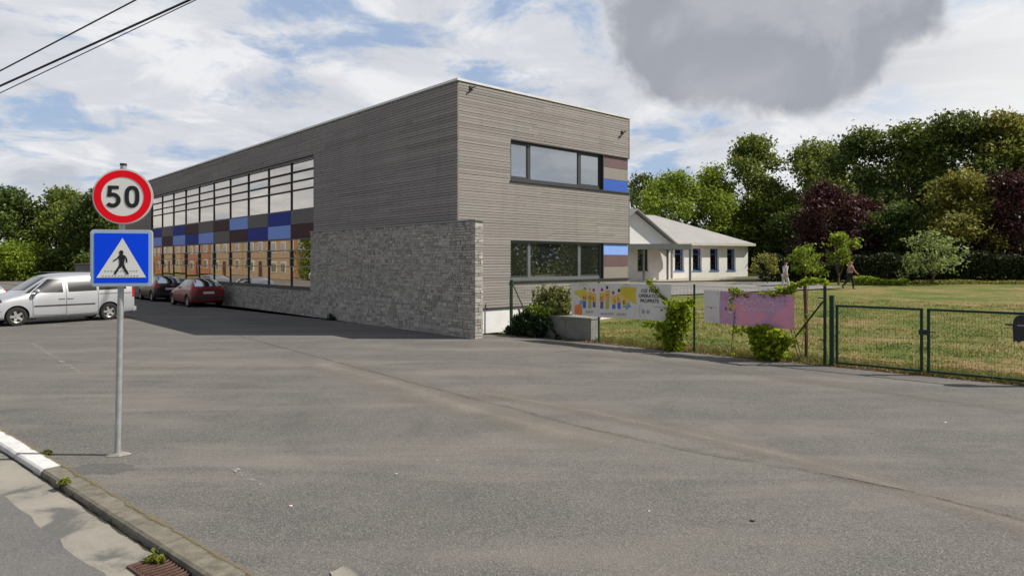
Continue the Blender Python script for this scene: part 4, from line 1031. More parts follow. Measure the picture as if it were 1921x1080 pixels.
HATCH = dict(wr=.30, track=.815, axles=(1.22, -1.22), st=[
 (1.93, .28, .50, .58, .55, .52, .42), (1.84, .21, .62, .72, .74, .71, .58), (1.5, .18, .75, .86, .81, .78, .66), (1.05, .18, .86, .97, .825, .80, .66),
 (.80, .18, .89, 1.02, .825, .80, .63), (.22, .18, .92, 1.34, .825, .80, .57), (-.05, .18, .93, 1.43, .825, .80, .57), (-.8, .18, .95, 1.45, .825, .80, .57),
 (-1.35, .19, .97, 1.38, .825, .80, .56), (-1.62, .20, .98, 1.25, .82, .79, .57), (-1.86, .23, .93, 1.03, .80, .77, .60), (-1.93, .32, .84, .93, .74, .72, .56)])
def hatch(name, label, paint, loc, rz, group=None, four=True):
    c = Car(name, label, 'car', HATCH, paint, loc, rz, group)
    c.patch('side_window', [(.72, 1.0), (-.15, 1.0), (-.15, 1.30), (.30, 1.30)], 'side', M['carglass']); c.patch('side_window', [(-.22, 1.0), (-1.0, 1.02), (-.98, 1.30), (-.22, 1.31)], 'side', M['carglass'])
    c.patch('quarter_window', [(-1.06, 1.03), (-1.42, 1.08), (-1.28, 1.26), (-1.04, 1.29)], 'side', M['carglass'], n=(4, 4))
    c.patch('windscreen', [(-.64, 1.04), (.64, 1.04), (.52, 1.37), (-.52, 1.37)], 'front', M['carglass']); c.patch('rear_window', [(-.60, 1.02), (.60, 1.02), (.52, 1.36), (-.52, 1.36)], 'rear', M['carglass'], .008)
    for sd in (1, -1):
        c.patch('tail_lamp', [(sd*.56, .78), (sd*.76, .78), (sd*.74, 1.02), (sd*.60, 1.02)], 'rear', M['lampred'], .012, n=(4, 4)); c.patch('headlight', [(sd*.42, .60), (sd*.72, .62), (sd*.70, .76), (sd*.42, .74)], 'front', M['lampclear'], .01, n=(4, 3))
    c.patch('tail_lamp', [(-1.70, .80), (-1.90, .78), (-1.84, 1.0), (-1.68, 1.0)], 'side', M['lampred'], .01, n=(4, 4))
    c.patch('number_plate', [(-.26, .66), (.26, .66), (.26, .77), (-.26, .77)], 'rear', M['plate'], .015, n=(4, 2)); c.patch('rear_bumper_trim', [(-.72, .40), (.72, .40), (.74, .52), (-.74, .52)], 'rear', M['trim'], .012)
    c.line('door_seam', [(-.18, .30), (-.18, 1.33)], .014); c.line('door_seam', [(.78, .30), (.80, .98)], .012); c.line('side_moulding', [(.85, .56), (-.85, .56)], .035, M['trim'], .01)
    for sd in (1, -1):
        mm_ = bpy.data.meshes.new('mirror'); bm = bmesh.new(); bmesh.ops.create_uvsphere(bm, u_segments=12, v_segments=8, radius=1.)
        for q in bm.verts: q.co = Vector((.66+q.co.x*.07, sd*.90+q.co.y*.10, 1.02+q.co.z*.07))
        bm.to_mesh(mm_); bm.free(); mm_.polygons.foreach_set('use_smooth', [True]*len(mm_.polygons)); obj('mirror', mm_, paint, c.root)
    return c
def fac(s, p): q = C0+V*s-U*p; return (q.x, q.y, 0)
FR = math.atan2(V.y, V.x)
hatch('parked_car', 'dark red hatchback parked in the shade close to the glazed front', M['redcar'], fac(20.2, 1.30), FR)
hatch('parked_car', 'black hatchback parked in the shade ahead of the red hatchback', M['blackcar'], fac(26.6, 1.30), FR)
# the white car whose tail shows at the left edge
wcr = R(196)
hatch('parked_car', 'white car at the left edge of view with only its rounded tail showing', M['whitecar'], (-24.45, 29.6, 0), R(172))
# cars across the lot that the glazing mirrors
hatch('parked_car', 'red car mirrored low in the nearest ground floor glazing', M['redcar'], (-44, 40, 0), FR, 'cars mirrored in the glazing')
w2 = copy_tree(van.root); w2.location = (-52, 44, 0); w2.rotation_euler = (0, 0, FR); w2['label'] = 'pale van mirrored in the second nearest ground floor glazing bay'; w2['group'] = 'cars mirrored in the glazing'

# grey cabinet behind the van
gcb = empty('service_cabinet', (*atY(176, 500, 52).xy, 0), R(-20), 'plain grey flat topped cabinet behind the silver van roof, left of the signs', 'cabinet')
hC = EYE-(494-HOR)*52/F
cbx = MB(); cbx.box(-1.4, 1.4, -.5, .5, 0, hC-.08); cbx.build('body', M['grey_box'], gcb); MB().box(-1.45, 1.45, -.56, .56, hC-.08, hC).build('lid', M['concrete'], gcb)
MB().box(-1.3, -.02, -.515, -.5, .15, hC-.2).box(.02, 1.3, -.515, -.5, .15, hC-.2).build('door', simple('grey_door', (.19, .195, .19), .6), gcb)

# ------------------------------------------------------------------ road sign
sp = empty('road_signpost', (-4.59, 7.83, 0), 0, 'galvanised signpost with a round red ringed 50 sign above a square blue crossing sign', 'road sign')
pole = MB(); lean = .07/3.35
pole.path([(0, 0, -.1), (lean*1.7, 0, 1.7), (lean*3.36, 0, 3.36)], .033, 20); po = pole.build('post', M['galv'], sp, True)
MB().path([(lean*3.36, 0, 3.36), (lean*3.39, 0, 3.385)], .037, 16).build('cap', M['blackpl'], po, True)
random.seed(2)
fb = MB(); n = 14; ii = len(fb.v); ring_ = []
for k in range(n): a = 2*math.pi*k/n; r_ = .105+random.uniform(-.03, .05); fb.v.append((r_*math.cos(a), r_*math.sin(a)*.9, .004))
for k in range(n): a = 2*math.pi*k/n; r_ = .06+random.uniform(-.01, .01); fb.v.append((r_*math.cos(a), r_*math.sin(a), .03))
for k in range(n): b_ = (k+1) % n; fb.f.append((k, b_, n+b_, n+k)); fb.m.append(0)
fb.f.append(tuple(range(n, 2*n))); fb.m.append(0); fb.build('footing', M['concrete'], sp)
FA = R(12)
def sign_frame(name, z, parent):
    o = bpy.data.objects.new(name, None)
    return o
def rot_mesh(mb, ang, off):
    c, s = math.cos(ang), math.sin(ang); mb.v = [(x*c-y*s+off[0], x*s+y*c+off[1], z+off[2]) for x, y, z in mb.v]; return mb
def circ(r, n=72): return [(r*math.cos(2*math.pi*k/n), r*math.sin(2*math.pi*k/n)) for k in range(n)]
def ringpoly(mb, ro, ri, y, n=72, sq=None):
    i = len(mb.v)
    for k in range(n):
        a = 2*math.pi*k/n; mb.v += [(ro*math.cos(a), y, ro*math.sin(a)), (ri*math.cos(a), y, ri*math.sin(a))]
    for k in range(n): b_ = (k+1) % n; mb.f.append((i+2*k, i+2*b_, i+2*b_+1, i+2*k+1)); mb.m.append(0)
def rrect(w, h, r, n=6):
    p = []
    for cx, cz, a0 in ((w/2-r, h/2-r, 0), (-w/2+r, h/2-r, 90), (-w/2+r, -h/2+r, 180), (w/2-r, -h/2+r, 270)):
        for k in range(n+1): a = R(a0+90*k/n); p.append((cx+r*math.cos(a), cz+r*math.sin(a)))
    return p
def stroke(mb, pts_, w, y, closed=False):
    n = len(pts_); L_, R_ = [], []
    for i, p in enumerate(pts_):
        if closed: a, b_ = pts_[(i-1) % n], pts_[(i+1) % n]
        else: a, b_ = pts_[max(i-1, 0)], pts_[min(i+1, n-1)]
        d = Vector((b_[0]-a[0], b_[1]-a[1])).normalized(); nn = Vector((-d.y, d.x))*w*.5
        L_.append((p[0]+nn.x, y, p[1]+nn.y)); R_.append((p[0]-nn.x, y, p[1]-nn.y))
    for i in range(n if closed else n-1): j = (i+1) % n; mb.quad(L_[i], L_[j], R_[j], R_[i])
RD = .32; zc = EYE+(HOR-369)*7.78/F; xo = lean*zc+.012
off = (xo+.022, -.058, zc)
def put(mb, name, mat, parent, dz): return rot_mesh(mb, FA, off).build(name, mat, parent)
m = MB(); m.poly(circ(RD), 0, 0, .02); sg = put(m, 'speed_sign', M['alu'], sp, 0)
m = MB(); m.poly(circ(RD-.007), -.003); put(m, 'white_face', M['signwhite'], sg, 0)
m = MB(); ringpoly(m, RD-.016, RD*.70, -.006); put(m, 'red_ring', M['red'], sg, 0)
m = MB(); k_ = RD/.335; sw_ = .046
# digit 0
zer = [(.100+.056*(abs(math.cos(a))**.75)*(1 if math.cos(a) > 0 else -1), .104*(abs(math.sin(a))**.8)*(1 if math.sin(a) > 0 else -1)) for a in [2*math.pi*k/48 for k in range(48)]]
stroke(m, zer, sw_, -.0065, True); put(m, 'digit', M['black'], sg, 0); m = MB()
# digit 5
x0_ = -.168
m.poly([(x0_+.014, .124), (x0_+.130, .124), (x0_+.130, .084), (x0_+.014, .084)], -.0065)
m.poly([(x0_+.014, .084), (x0_+.056, .084), (x0_+.050, -.004), (x0_+.004, -.004)], -.0064)
bowl = []
for k in range(26):
    a = R(128-k*(128+142)/25); bowl.append((x0_+.062+.064*math.cos(a), -.042+.064*math.sin(a)))
stroke(m, bowl, sw_, -.0066)
put(m, 'digit', M['black'], sg, 0)
m = MB(); SQ = .655; zc2 = EYE+(HOR-484)*7.78/F; off = (lean*zc2+.036, -.058, zc2)
m.poly(rrect(SQ, SQ, .045), 0, 0, .022); sq = put(m, 'crossing_sign', M['alu'], sp, 0)
m = MB(); m.poly(rrect(SQ-.03, SQ-.03, .035), -.003); put(m, 'pale_border', M['signpale'], sq, 0)
m = MB(); m.poly(rrect(SQ-.085, SQ-.085, .008), -.006); put(m, 'blue_face', M['signblue'], sq, 0)
m = MB(); m.poly([(-.262, -.225), (.262, -.225), (.012, .232)], -.009); put(m, 'white_triangle', M['signwhite'], sq, 0)
m = MB()
m.poly([(.0+.023*math.cos(2*math.pi*k/16), .064+.026*math.sin(2*math.pi*k/16)) for k in range(16)], -.012)
m.poly([(-.016, .042), (.018, .042), (.040, .026), (.030, -.062), (-.020, -.062), (-.030, .02)], -.012)
m.poly([(-.030, .024), (-.016, .040), (-.030, -.004), (-.078, -.040), (-.088, -.028), (-.046, .0)], -.0121)
m.poly([(.024, .038), (.044, .026), (.064, -.012), (.066, -.052), (.053, -.054), (.046, -.014), (.028, .010)], -.0121)
m.poly([(-.022, -.06), (.012, -.06), (.000, -.100), (-.034, -.142), (-.052, -.178), (-.076, -.174), (-.046, -.120), (-.026, -.088)], -.0122)
m.poly([(-.004, -.06), (.030, -.06), (.040, -.104), (.074, -.170), (.050, -.178), (.020, -.122), (.002, -.092)], -.0123)
m.poly([(-.052, -.178), (-.076, -.174), (-.078, -.186), (-.044, -.186)], -.0122); m.poly([(.050, -.178), (.074, -.170), (.086, -.184), (.05, -.188)], -.0122)
for zz_ in (-.150, -.207):
    x = -.20 if zz_ < -.18 else -.175
    while x < (.19 if zz_ < -.18 else .165): m.poly([(x, zz_-.004), (x+.016, zz_-.004), (x+.016, zz_+.004), (x, zz_+.004)], -.0118); x += .033
put(m, 'pedestrian_pictogram', M['black'], sq, 0)
for zb, par in ((zc, sg), (zc2+.2, sq), (zc2-.2, sq)):
    MB().box(lean*zb-.045, lean*zb+.045, -.038, .042, zb-.02, zb+.02).build('clamp', M['galv'], par)

# ------------------------------------------------------------------ fence, gate, banners
def P3(v2, z=0.): return (v2.x, v2.y, z)
def fpt(t, off=0.): return FO+FD*t+FN*off
def tf(px): return (on_fence(px)-FO).dot(FD)
FAng = math.atan2(FD.y, FD.x)
fe = empty('wire_fence', (FO.x, FO.y, 0), FAng, 'green wire mesh fence on steel posts between the gable and the gate', 'fence')
FH = 1.68
tp_ = [.0, tf(1123), tf(1302), tf(1547)]
for i, t in enumerate(tp_):
    MB().path([(t, 0, -.2), (t, 0, FH+(.05 if i == 3 else 0))], .026 if i != 3 else .034, 10).build('post', M['green'], fe, True)
MB().path([(-.18, .12, -.2), (-.18, .12, FH-.03)], .024, 10).build('post', M['green'], fe, True)
wr_ = MB()
for z in (.06, .86, FH-.05): wr_.path([(0, -.02, z), (tp_[3], -.02, z)], .0035, 4)
for k in range(int(tp_[3]/.10)):
    x = .05+k*.10; wr_.box(x-.0011, x+.0011, -.0265, -.0245, .04, FH-.05)
for k in range(16): z = .06+k*.10; wr_.box(0, tp_[3], -.0285, -.0268, z-.0011, z+.0011)
wr_.build('wire_mesh', M['greenwire'], fe)
MB().path([(tp_[3]-.03, -.03, FH-.30), (tp_[3]-1.05, .10, 0.02)], .02, 8).build('brace', M['green'], fe, True)
MB().path([(.03, -.02, FH-.1), (.95, .02, .05)], .02, 8).build('brace', M['green'], fe, True)
for z in (.55, 1.05, 1.45): MB().box(tp_[3]-.14, tp_[3]-.03, -.02, .02, z-.012, z+.012).build('wire_tensioner', M['blackpl'], fe)

tg0, tg1, tg2 = tf(1560), tf(1735), tf(1735)+(tf(1735)-tf(1566))
gt = empty('double_gate', (FO.x, FO.y, 0), FAng, 'green steel double gate with mesh leaves at the right end of the fence', 'gate')
MB().box(tg0-.04, tg0+.04, -.04, .04, -.2, 1.50).box(tg0-.045, tg0+.045, -.045, .045, 1.5, 1.515).build('gate_post', M['green'], gt)
MB().box(tg2+.10, tg2+.18, -.04, .04, -.2, 1.50).build('gate_post', M['green'], gt)
GH = 1.32
for a, b_ in ((tg0+.08, tg1-.035), (tg1+.035, tg2+.05)):
    g_ = MB(); w = .05
    g_.box(a, a+w, -.025, .025, .06, GH); g_.box(b_-w, b_, -.025, .025, .06, GH); g_.box(a+w, b_-w, -.024, .024, GH-w*.9, GH-.001); g_.box(a+w, b_-w, -.024, .024, .061, .061+w*.8)
    lf = g_.build('gate_leaf', M['green'], gt); mm_ = MB(); x = a+w+.04
    while x < b_-w: mm_.box(x-.0012, x+.0012, -.0012, .0012, .1, GH-w*.9); x += .05
    for k in range(7): z = .2+k*.165; mm_.box(a+w, b_-w, -.0035, -.0013, z-.0012, z+.0012)
    mm_.build('wire_mesh', M['greenwire'], lf)
lk = MB(); lk.box(tg1-.10, tg1+.07, -.06, .05, .80, .90); lk.path([(tg1+.05, -.07, .87), (tg1+.19, -.09, .865)], .011, 8); lk.path([(tg1-.02, -.05, .86), (tg1-.02, -.08, .86)], .02, 8)
lk.build('lock_box', M['blackpl'], gt)
MB().path([(tg1+.06, -.04, .05), (tg1+.06, -.04, .45)], .01, 8).build('drop_bolt', M['green'], gt)
# dark rounded post box at the far right
tb = tf(1927)-.05; rb = MB(); prof = [(-.14, .0), (-.15, .30), (-.14, .40), (-.10, .47), (-.04, .50), (.04, .50), (.10, .47), (.14, .40), (.15, .30), (.14, .0), (.10, .03), (.06, 0), (0, .04), (-.06, .0), (-.10, .03)]
pbx = empty('post_box', (*fpt(tb, -.09), .78), FAng, 'dark round topped box hung on the gate at the right edge', 'box')
rb.poly(prof, -.10, 0, .17); rb.build('body', M['blackpl'], pbx); MB().box(-.26, -.13, -.06, -.03, .30, .33).build('latch', M['blackpl'], pbx)
MB().box(-.08, .08, -.106, -.10, .30, .33).build('slot', M['sill'], pbx)

# concrete low wall under the first banner
t0, t1 = tf(1012), tf(1106)
cw_ = empty('concrete_block_wall', (*fpt(t0, .06), 0), FAng, 'low pale concrete block wall behind the fence, half overgrown with ivy', 'wall')
ln = t1-t0; bb = MB(); bb.box(0, ln*.5-.006, 0, .42, -.1, .62); bb.box(ln*.5+.006, ln, 0, .42, -.1, .62); bb.build('block', M['block'], cw_); MB().box(-.02, ln+.02, -.02, .44, .62, .66).build('cap', M['block'], cw_)

def banner(name, label, pa, pb, za, zb, H, wave):
    a = on_fence(pa, -.05); b_ = on_fence(pb, -.05); d = b_-a; o = empty(name, (a.x, a.y, za), math.atan2(d.y, d.x), label, 'banner')
    Wd = d.length; sag = (zb-za)/Wd
    def bend(x, z, off=0.): return (x, wave*math.sin(x*4.1)*(.3+.7*abs(z/H-.5)*2)+.012*math.sin(x*9+z*5)-off, z+sag*x+.012*math.sin(math.pi*x/Wd)*(z/H-.9))
    return o, Wd, bend
def cloth(o, name, x0, x1, z0, z1, bend, off, mat, parent=None, n=(40, 12), t=0):
    v = []; f = []
    for j in range(n[1]+1):
        for i in range(n[0]+1): v.append(bend(x0+(x1-x0)*i/n[0], z0+(z1-z0)*j/n[1], off))
    for j in range(n[1]):
        for i in range(n[0]): k = j*(n[0]+1)+i; f.append((k, k+1, k+n[0]+2, k+n[0]+1))
    me = bpy.data.meshes.new(name); me.from_pydata(v, [], f); me.polygons.foreach_set('use_smooth', [True]*len(f)); return obj(name, me, mat, parent or o)
def shape(o, name, polys, bend, off, mat, parent=None):
    bm = bmesh.new()
    for p in polys:
        vs = [bm.verts.new((q[0], 0, q[1])) for q in p]; bm.faces.new(vs)
    bmesh.ops.triangulate(bm, faces=bm.faces[:])
    for v_ in bm.verts: v_.co = Vector(bend(v_.co.x, v_.co.z, off))
    me = bpy.data.meshes.new(name); bm.to_mesh(me); bm.free(); return obj(name, me, mat, parent or o)
def text(o, s, x, z, size, bend, off, mat, parent=None, name='lettering', bold=0., sx=1.):
    cu = bpy.data.curves.new('t', 'FONT'); cu.body = s; cu.size = size; cu.offset = bold; cu.resolution_u = 3
    ob = bpy.data.objects.new('t', cu); col.objects.link(ob); dg = bpy.context.evaluated_depsgraph_get(); dg.update()
    me = bpy.data.meshes.new_from_object(ob.evaluated_get(dg)); bpy.data.objects.remove(ob)
    for v_ in me.vertices: v_.co = Vector(bend(x+v_.co.x*sx, z+v_.co.y, off))
    return obj(name, me, mat, parent or o)
def el(cx, cz, rx, rz, n=16): return [(cx+rx*math.cos(2*math.pi*k/n), cz+rz*math.sin(2*math.pi*k/n)) for k in range(n)]
b1, W1, bd1 = banner('school_banner', 'white banner with a row of drawn children holding letter cards over yellow', 1071, 1258, .72, .74, .92, .026)
cloth(b1, 'sheet', 0, W1, 0, .92, bd1, 0, M['vinyl'])
k1 = W1/3.16
def X(px): # banner x for a pixel column of the photograph
    p = on_fence(px, -.05); a = on_fence(1071, -.05); return (p-a).length
H1 = .92
def Z1(px, py): p = on_fence(px, -.05); return EYE-(py-HOR)*p.y/F-.72
def zpx(c): return 1060+c/8.732, None
def Q(cx, cy): px = 1060+cx/8.732; return (X(px), Z1(px, 515+cy/8.732))
shape(b1, 'yellow_field', [[Q(145, 490), Q(150, 265), Q(330, 235), Q(300, 430)]], bd1, .003, M['yellow'])
shape(b1, 'yellow_field', [[Q(900, 205), Q(1160, 215), Q(1160, 495), Q(1020, 420), Q(900, 330)]], bd1, .003, M['yellow'])
fig = [(310, 240, 'inkviolet', 'inkblue', 'N', 545), (395, 240, 'card', 'inkolive', 'O', 550), (470, 255, 'inkred', 'inkviolet', 'S', 535), (605, 250, 'inkred', 'inkviolet', 'E', 555), (690, 215, 'ink', 'inkolive', 'C', 560), (792, 300, 'inkred', 'inkblue', 'O', 560), (880, 265, 'ink', 'inkblue', 'L', 560), (970, 320, 'inkred', 'inkteal', 'E', 540)]
for cx, cy_, hc, lc, ch_, ft in fig:
    q = Q(cx, cy_); a = Q(cx-24, cy_+190); b_ = Q(cx+26, cy_+190); c = Q(cx+26, ft); d_ = Q(cx-24, ft)
    dc = shape(b1, 'drawn_child', [[d_, c, b_, a]], bd1, .0045, M[lc]); shape(b1, 'head', [el(q[0], q[1], .038, .05)], bd1, .0045, M[hc], dc)
for pg in ([Q(1030, 430), Q(1075, 540), Q(1040, 545), Q(1000, 580), Q(985, 570)], [Q(240, 430), Q(290, 400), Q(300, 480), Q(225, 500)]): shape(b1, 'blue_brush_mark', [pg], bd1, .0045, M['inkteal'])
cards = [[Q(c[0]-36, c[1]+175+16), Q(c[0]+36, c[1]+175+16), Q(c[0]+36, c[1]+50), Q(c[0]-36, c[1]+50)] for c in fig]
for c, cd in zip(fig, cards):
    ca = shape(b1, 'letter_card', [cd], bd1, .006, M['card']); q = Q(c[0]-22, c[1]+165); text(b1, c[4], q[0], q[1], .135, bd1, .0075, M['ink'], ca, 'letter', .002)
q = Q(150, 640); shape(b1, 'orange_badge', [[Q(145, 645), Q(268, 655), Q(272, 505), Q(200, 485), Q(145, 510)]], bd1, .005, M['orange'])
q = Q(1245, 300); text(b1, 'OZ FREE', q[0], q[1]-.00, .125, bd1, .0045, M['ink'], bold=.003, sx=1.05)
q = Q(1205, 375); text(b1, 'OPERATION', q[0], q[1]-.005, .125, bd1, .0045, M['ink'], bold=.003, sx=.95)
q = Q(1230, 455); text(b1, 'PROPRETE', q[0], q[1]-.005, .125, bd1, .0045, M['ink'], bold=.003, sx=.95)
# pale outlined box under the words, small grey type along the foot
x0b, zb0 = Q(1215, 690); x1b, zb1 = Q(1690, 515)[0], Q(1215, 520)[1]
fr_ = [[(x0b, zb0), (x1b, zb0), (x1b, zb0+.012), (x0b, zb0+.012)], [(x0b, zb1-.012), (x1b, zb1-.012), (x1b, zb1), (x0b, zb1)], [(x0b, zb0+.012), (x0b+.012, zb0+.012), (x0b+.012, zb1-.012), (x0b, zb1-.012)]]
shape(b1, 'logo_box', fr_+[el(x0b+.12, (zb0+zb1)/2, .05, .06), el(x0b+.27, (zb0+zb1)/2, .05, .05)], bd1, .004, M['inkgrey'])
random.seed(5); sm_ = []
for (ca0, ca1, cz0) in ((335, 455, 610), (590, 780, 640), (840, 990, 650)):
    x = ca0
    while x < ca1:
        w = random.uniform(12, 22); a = Q(x, cz0+18); c = Q(x+w*.8, cz0-18); sm_.append([(a[0], a[1]), (c[0], a[1]), (c[0], c[1]), (a[0], c[1])]); x += w+6
shape(b1, 'small_print', sm_, bd1, .0042, M['inkgrey'])
for px_, z in ((.03, .89), (W1-.03, .89), (.03, .03), (W1-.03, .03), (W1/2, .89)): MB().path([bd1(px_, z, .0), (px_, .05, z+.02)], .006, 5).build('cable_tie', M['blackpl'], b1)

b2, W2, bd2 = banner('pink_banner', 'faded pink and mauve banner with a white strip on its left', 1320, 1489, .78, .73, .77, .028)
cloth(b2, 'sheet', W2*.185, W2, 0, .77, bd2, 0, M['pink']); cloth(b2, 'white_strip', 0, W2*.185, 0, .77, bd2, 0, M['vinyl'], n=(8, 12))
cx = W2*.31
shape(b2, 'faded_figure', [el(cx, .56, .05, .10)], bd2, .004, M['vinyl']); shape(b2, 'faded_figure', [el(cx+.02, .30, .06, .05)], bd2, .004, M['vinyl']); shape(b2, 'faded_figure', [el(cx+.01, .45, .05, .09)], bd2, .006, M['inkolive']); shape(b2, 'faded_figure', [el(cx-.11, .36, .03, .04)], bd2, .006, M['inkviolet']); shape(b2, 'faded_figure', [el(cx+.09, .42, .03, .05)], bd2, .007, M['card'])
# loose pale handwriting, too faded to read
sc1 = MB(); 
def squig(x0, z0, w, h, n, y=.004):
    pts_ = [(x0+w*k/(n*6), z0+h*.5*math.sin(k*1.05)*(.6+.4*math.sin(k*.37))) for k in range(n*6)]
    m = MB(); stroke(m, pts_, .02, 0); return [[(m.v[i][0], m.v[i][2]) for i in f] for f in m.f]
for q_ in (squig(W2*.40, .56, .9, .16, 6), squig(W2*.44, .40, .80, .10, 7)): shape(b2, 'faded_script', q_, bd2, .005, M['pale'])
shape(b2, 'small_print', [[(.06, .36), (.34, .36), (.34, .368), (.06, .368)], el(.19, .34, .018, .018)], bd2, .004, M['inkred'])
for px_, z in ((.02, .74), (W2-.02, .74), (.02, .03), (W2-.02, .03)): MB().path([bd2(px_, z, 0), (px_, .05, z)], .006, 5).build('cable_tie', M['blackpl'], b2)

# wooden stake behind the fence
skp = on_fence(1512, .35)
MB().path([(skp.x, skp.y, -.1), (skp.x-.02, skp.y, 1.75)], .035, 8)
stk = MB(); stk.path([(0, 0, -.15), (.0, 0, .9), (-.03, 0, 1.72)], [.035, .04, .045], 8)
o = stk.build('wooden_stake', M['wood'], None, True); o.location = (skp.x, skp.y, 0); tag(o, 'brown wooden stake topped by a vine shoot beside the pink banner', 'stake')

# ------------------------------------------------------------------ climbing plants and weeds
def plant(name, label, cat, root2, blobs, n, leaf, mat, seed, stems=8, cl=.07, extra=None, group=None, shell=.15, stem_h=None):
    rs = np.random.RandomState(seed); rn = random.Random(seed); rt = empty(name, (root2.x, root2.y, hz(root2.x, root2.y)), FAng, label, cat, group)
    pts = crown_points(blobs, n, rs, 6, cl, shell)
    if extra:
        for path_, cnt, sp_ in extra:
            P_ = np.array(path_); k = rs.rand(cnt)*(len(P_)-1); i = k.astype(int); fr = (k-i)[:, None]
            pts = np.vstack([pts, P_[i]*(1-fr)+P_[i+1]*fr+rs.normal(size=(cnt, 3))*sp_])
    pts[:, 2] = np.maximum(pts[:, 2], .02); obj('foliage', leaf_mesh(name, pts, leaf, seed, .75), L[mat] if isinstance(mat, str) else mat, rt)
    s = MB()
    for k in range(stems):
        b_ = blobs[rn.randrange(len(blobs))]; s.path([(rn.uniform(-.1, .1), rn.uniform(-.05, .05), -.05), (b_[0]*.5+rn.uniform(-.05, .05), b_[1]*.5, b_[2]*.55), (b_[0], b_[1], b_[2])], [.012, .009, .004], 5)
    if extra:
        for path_, _, _ in extra: s.path([tuple(p) for p in path_], .005, 5)
    s.build('stems', M['bark'], rt); return rt
v1 = on_fence(1262, -.08)
plant('climbing_vine', 'yellow green vine bush on the fence between the two banners', 'vine', v1, [(-.05, 0, .25, .22), (-.12, 0, .45, .26), (.0, 0, .68, .24), (.15, 0, .85, .26), (.2, 0, 1.05, .24), (.05, 0, 1.15, .18), (.3, 0, .6, .18), (-.35, 0, .62, .14), (.05, 0, .12, .2), (.32, 0, .98, .18)], 1700, .115, 'vine', 61,
      extra=[([(0, 0, 1.1), (-.25, .0, 1.3), (-.55, 0, 1.62), (-.75, 0, 1.78)], 70, .035), ([(.2, 0, 1.1), (.45, 0, 1.3), (.5, 0, 1.2)], 50, .05), ([(-.3, 0, .6), (-.6, 0, .66), (-.9, .0, .58)], 60, .05)])
v2 = on_fence(1440, -.08)
plant('climbing_vine', 'bright vine bush growing below the pink banner', 'vine', v2, [(0, 0, .15, .2), (-.1, .02, .35, .24), (.12, .02, .40, .24), (.0, .02, .6, .24), (-.25, .02, .6, .18), (.3, 0, .25, .18), (.32, .0, .55, .14), (-.35, .04, .72, .12)], 1500, .115, 'vine', 67,
      extra=[([(-.3, 0, .6), (-.6, 0, .72), (-.75, 0, .6)], 50, .04), ([(.3, 0, .3), (.5, 0, .5), (.62, 0, .62)], 40, .04)])
v3 = on_fence(1500, .1)
plant('climbing_vine', 'yellow vine shoot arching over the stake top and the fence wire', 'vine', v3, [(-.28, 0, 1.55, .10), (-.42, 0, 1.58, .09)], 150, .085, 'vine', 71, stems=2,
      extra=[([(.02, .0, .0), (.08, .1, 1.0), (.12, .2, 1.72)], 10, .03), ([(-.45, 0, 1.55), (-.15, 0, 1.70), (.1, 0, 1.80), (.35, -.05, 1.86), (.62, -.1, 1.80)], 320, .035), ([(-.1, 0, 1.72), (-.2, 0, 1.55), (-.5, -.02, 1.58)], 90, .04)])
v4 = on_fence(1375, -.04)
plant('climbing_vine', 'thin yellow vine sprig hanging over the top of the pink banner', 'vine', v4, [(.1, 0, 1.55, .05)], 60, .08, 'vine', 73, stems=1,
      extra=[([(.0, .0, .0), (.02, .02, 1.0), (-.1, 0, 1.62), (.15, -.02, 1.55), (.4, -.02, 1.47)], 110, .03), ([(.6, 0, 1.5), (.85, 0, 1.55), (1.0, 0, 1.5)], 60, .04)])
# bushes by the gable
v5 = on_fence(1000, .35)
plant('tall_weeds', 'tall olive green weeds behind the first banner and the low wall', 'weeds', v5, [(.0, .1, .5, .4), (.35, .1, .7, .4), (.6, .15, .85, .36), (.85, .15, .9, .36), (.3, .2, 1.0, .26), (.75, .2, 1.15, .22), (1.05, .1, .75, .3), (-.2, .05, .55, .25), (1.25, .1, .95, .25), (.55, .3, 1.28, .16), (.2, .3, 1.2, .14), (.9, .3, 1.32, .15)], 4200, .085, 'weed', 81, stems=40, cl=.06, extra=[([(x_, .2, .5), (x_+.04*math.sin(x_*9), .2, 1.0), (x_+.10*math.sin(x_*7), .2, 1.25+.28*math.sin(x_*5.3+1)**2)], 90, .035) for x_ in [-.1+.12*k for k in range(12)]])
v6 = on_fence(985, -.06)
plant('ivy_bush', 'dark ivy and bramble spilling through the fence at the gable corner', 'ivy', v6, [(-.35, 0, .18, .22), (-.1, 0, .35, .3), (.2, 0, .4, .3), (.45, .02, .45, .26), (-.3, .05, .5, .2), (.1, .05, .65, .22), (.6, 0, .3, .2), (-.05, 0, .12, .25), (.35, 0, .15, .22), (-.55, 0, .12, .2), (.75, .02, .5, .2), (.5, .0, .2, .26)], 5600, .085, 'ivy', 83, cl=.05,
      extra=[([(.5, -.02, .6), (.8, -.05, .55), (1.05, -.06, .4), (1.25, -.06, .15), (1.35, -.06, .05)], 150, .03)])
plant('leafy_bush', 'sunlit green leafy top growing over the ivy at the gable corner', 'bush', on_fence(1012, .08), [(-.35, 0, .72, .2), (-.1, 0, .75, .2), (.15, 0, .72, .2), (-.5, 0, .6, .16), (.3, .0, .66, .16), (.42, 0, .8, .12)], 1500, .09, 'bright', 85, cl=.05)
# a small weed at the foot of the stone wall
q = C0+V*7.6-U*.28
plant('wall_weed', 'small dark weed at the foot of the tall stone wall', 'weed', Vector((q.x, q.y)), [(0, 0, .12, .13), (.05, 0, .28, .12), (-.08, 0, .2, .1), (.02, 0, .40, .06)], 500, .07, 'ivy', 87, cl=.04)
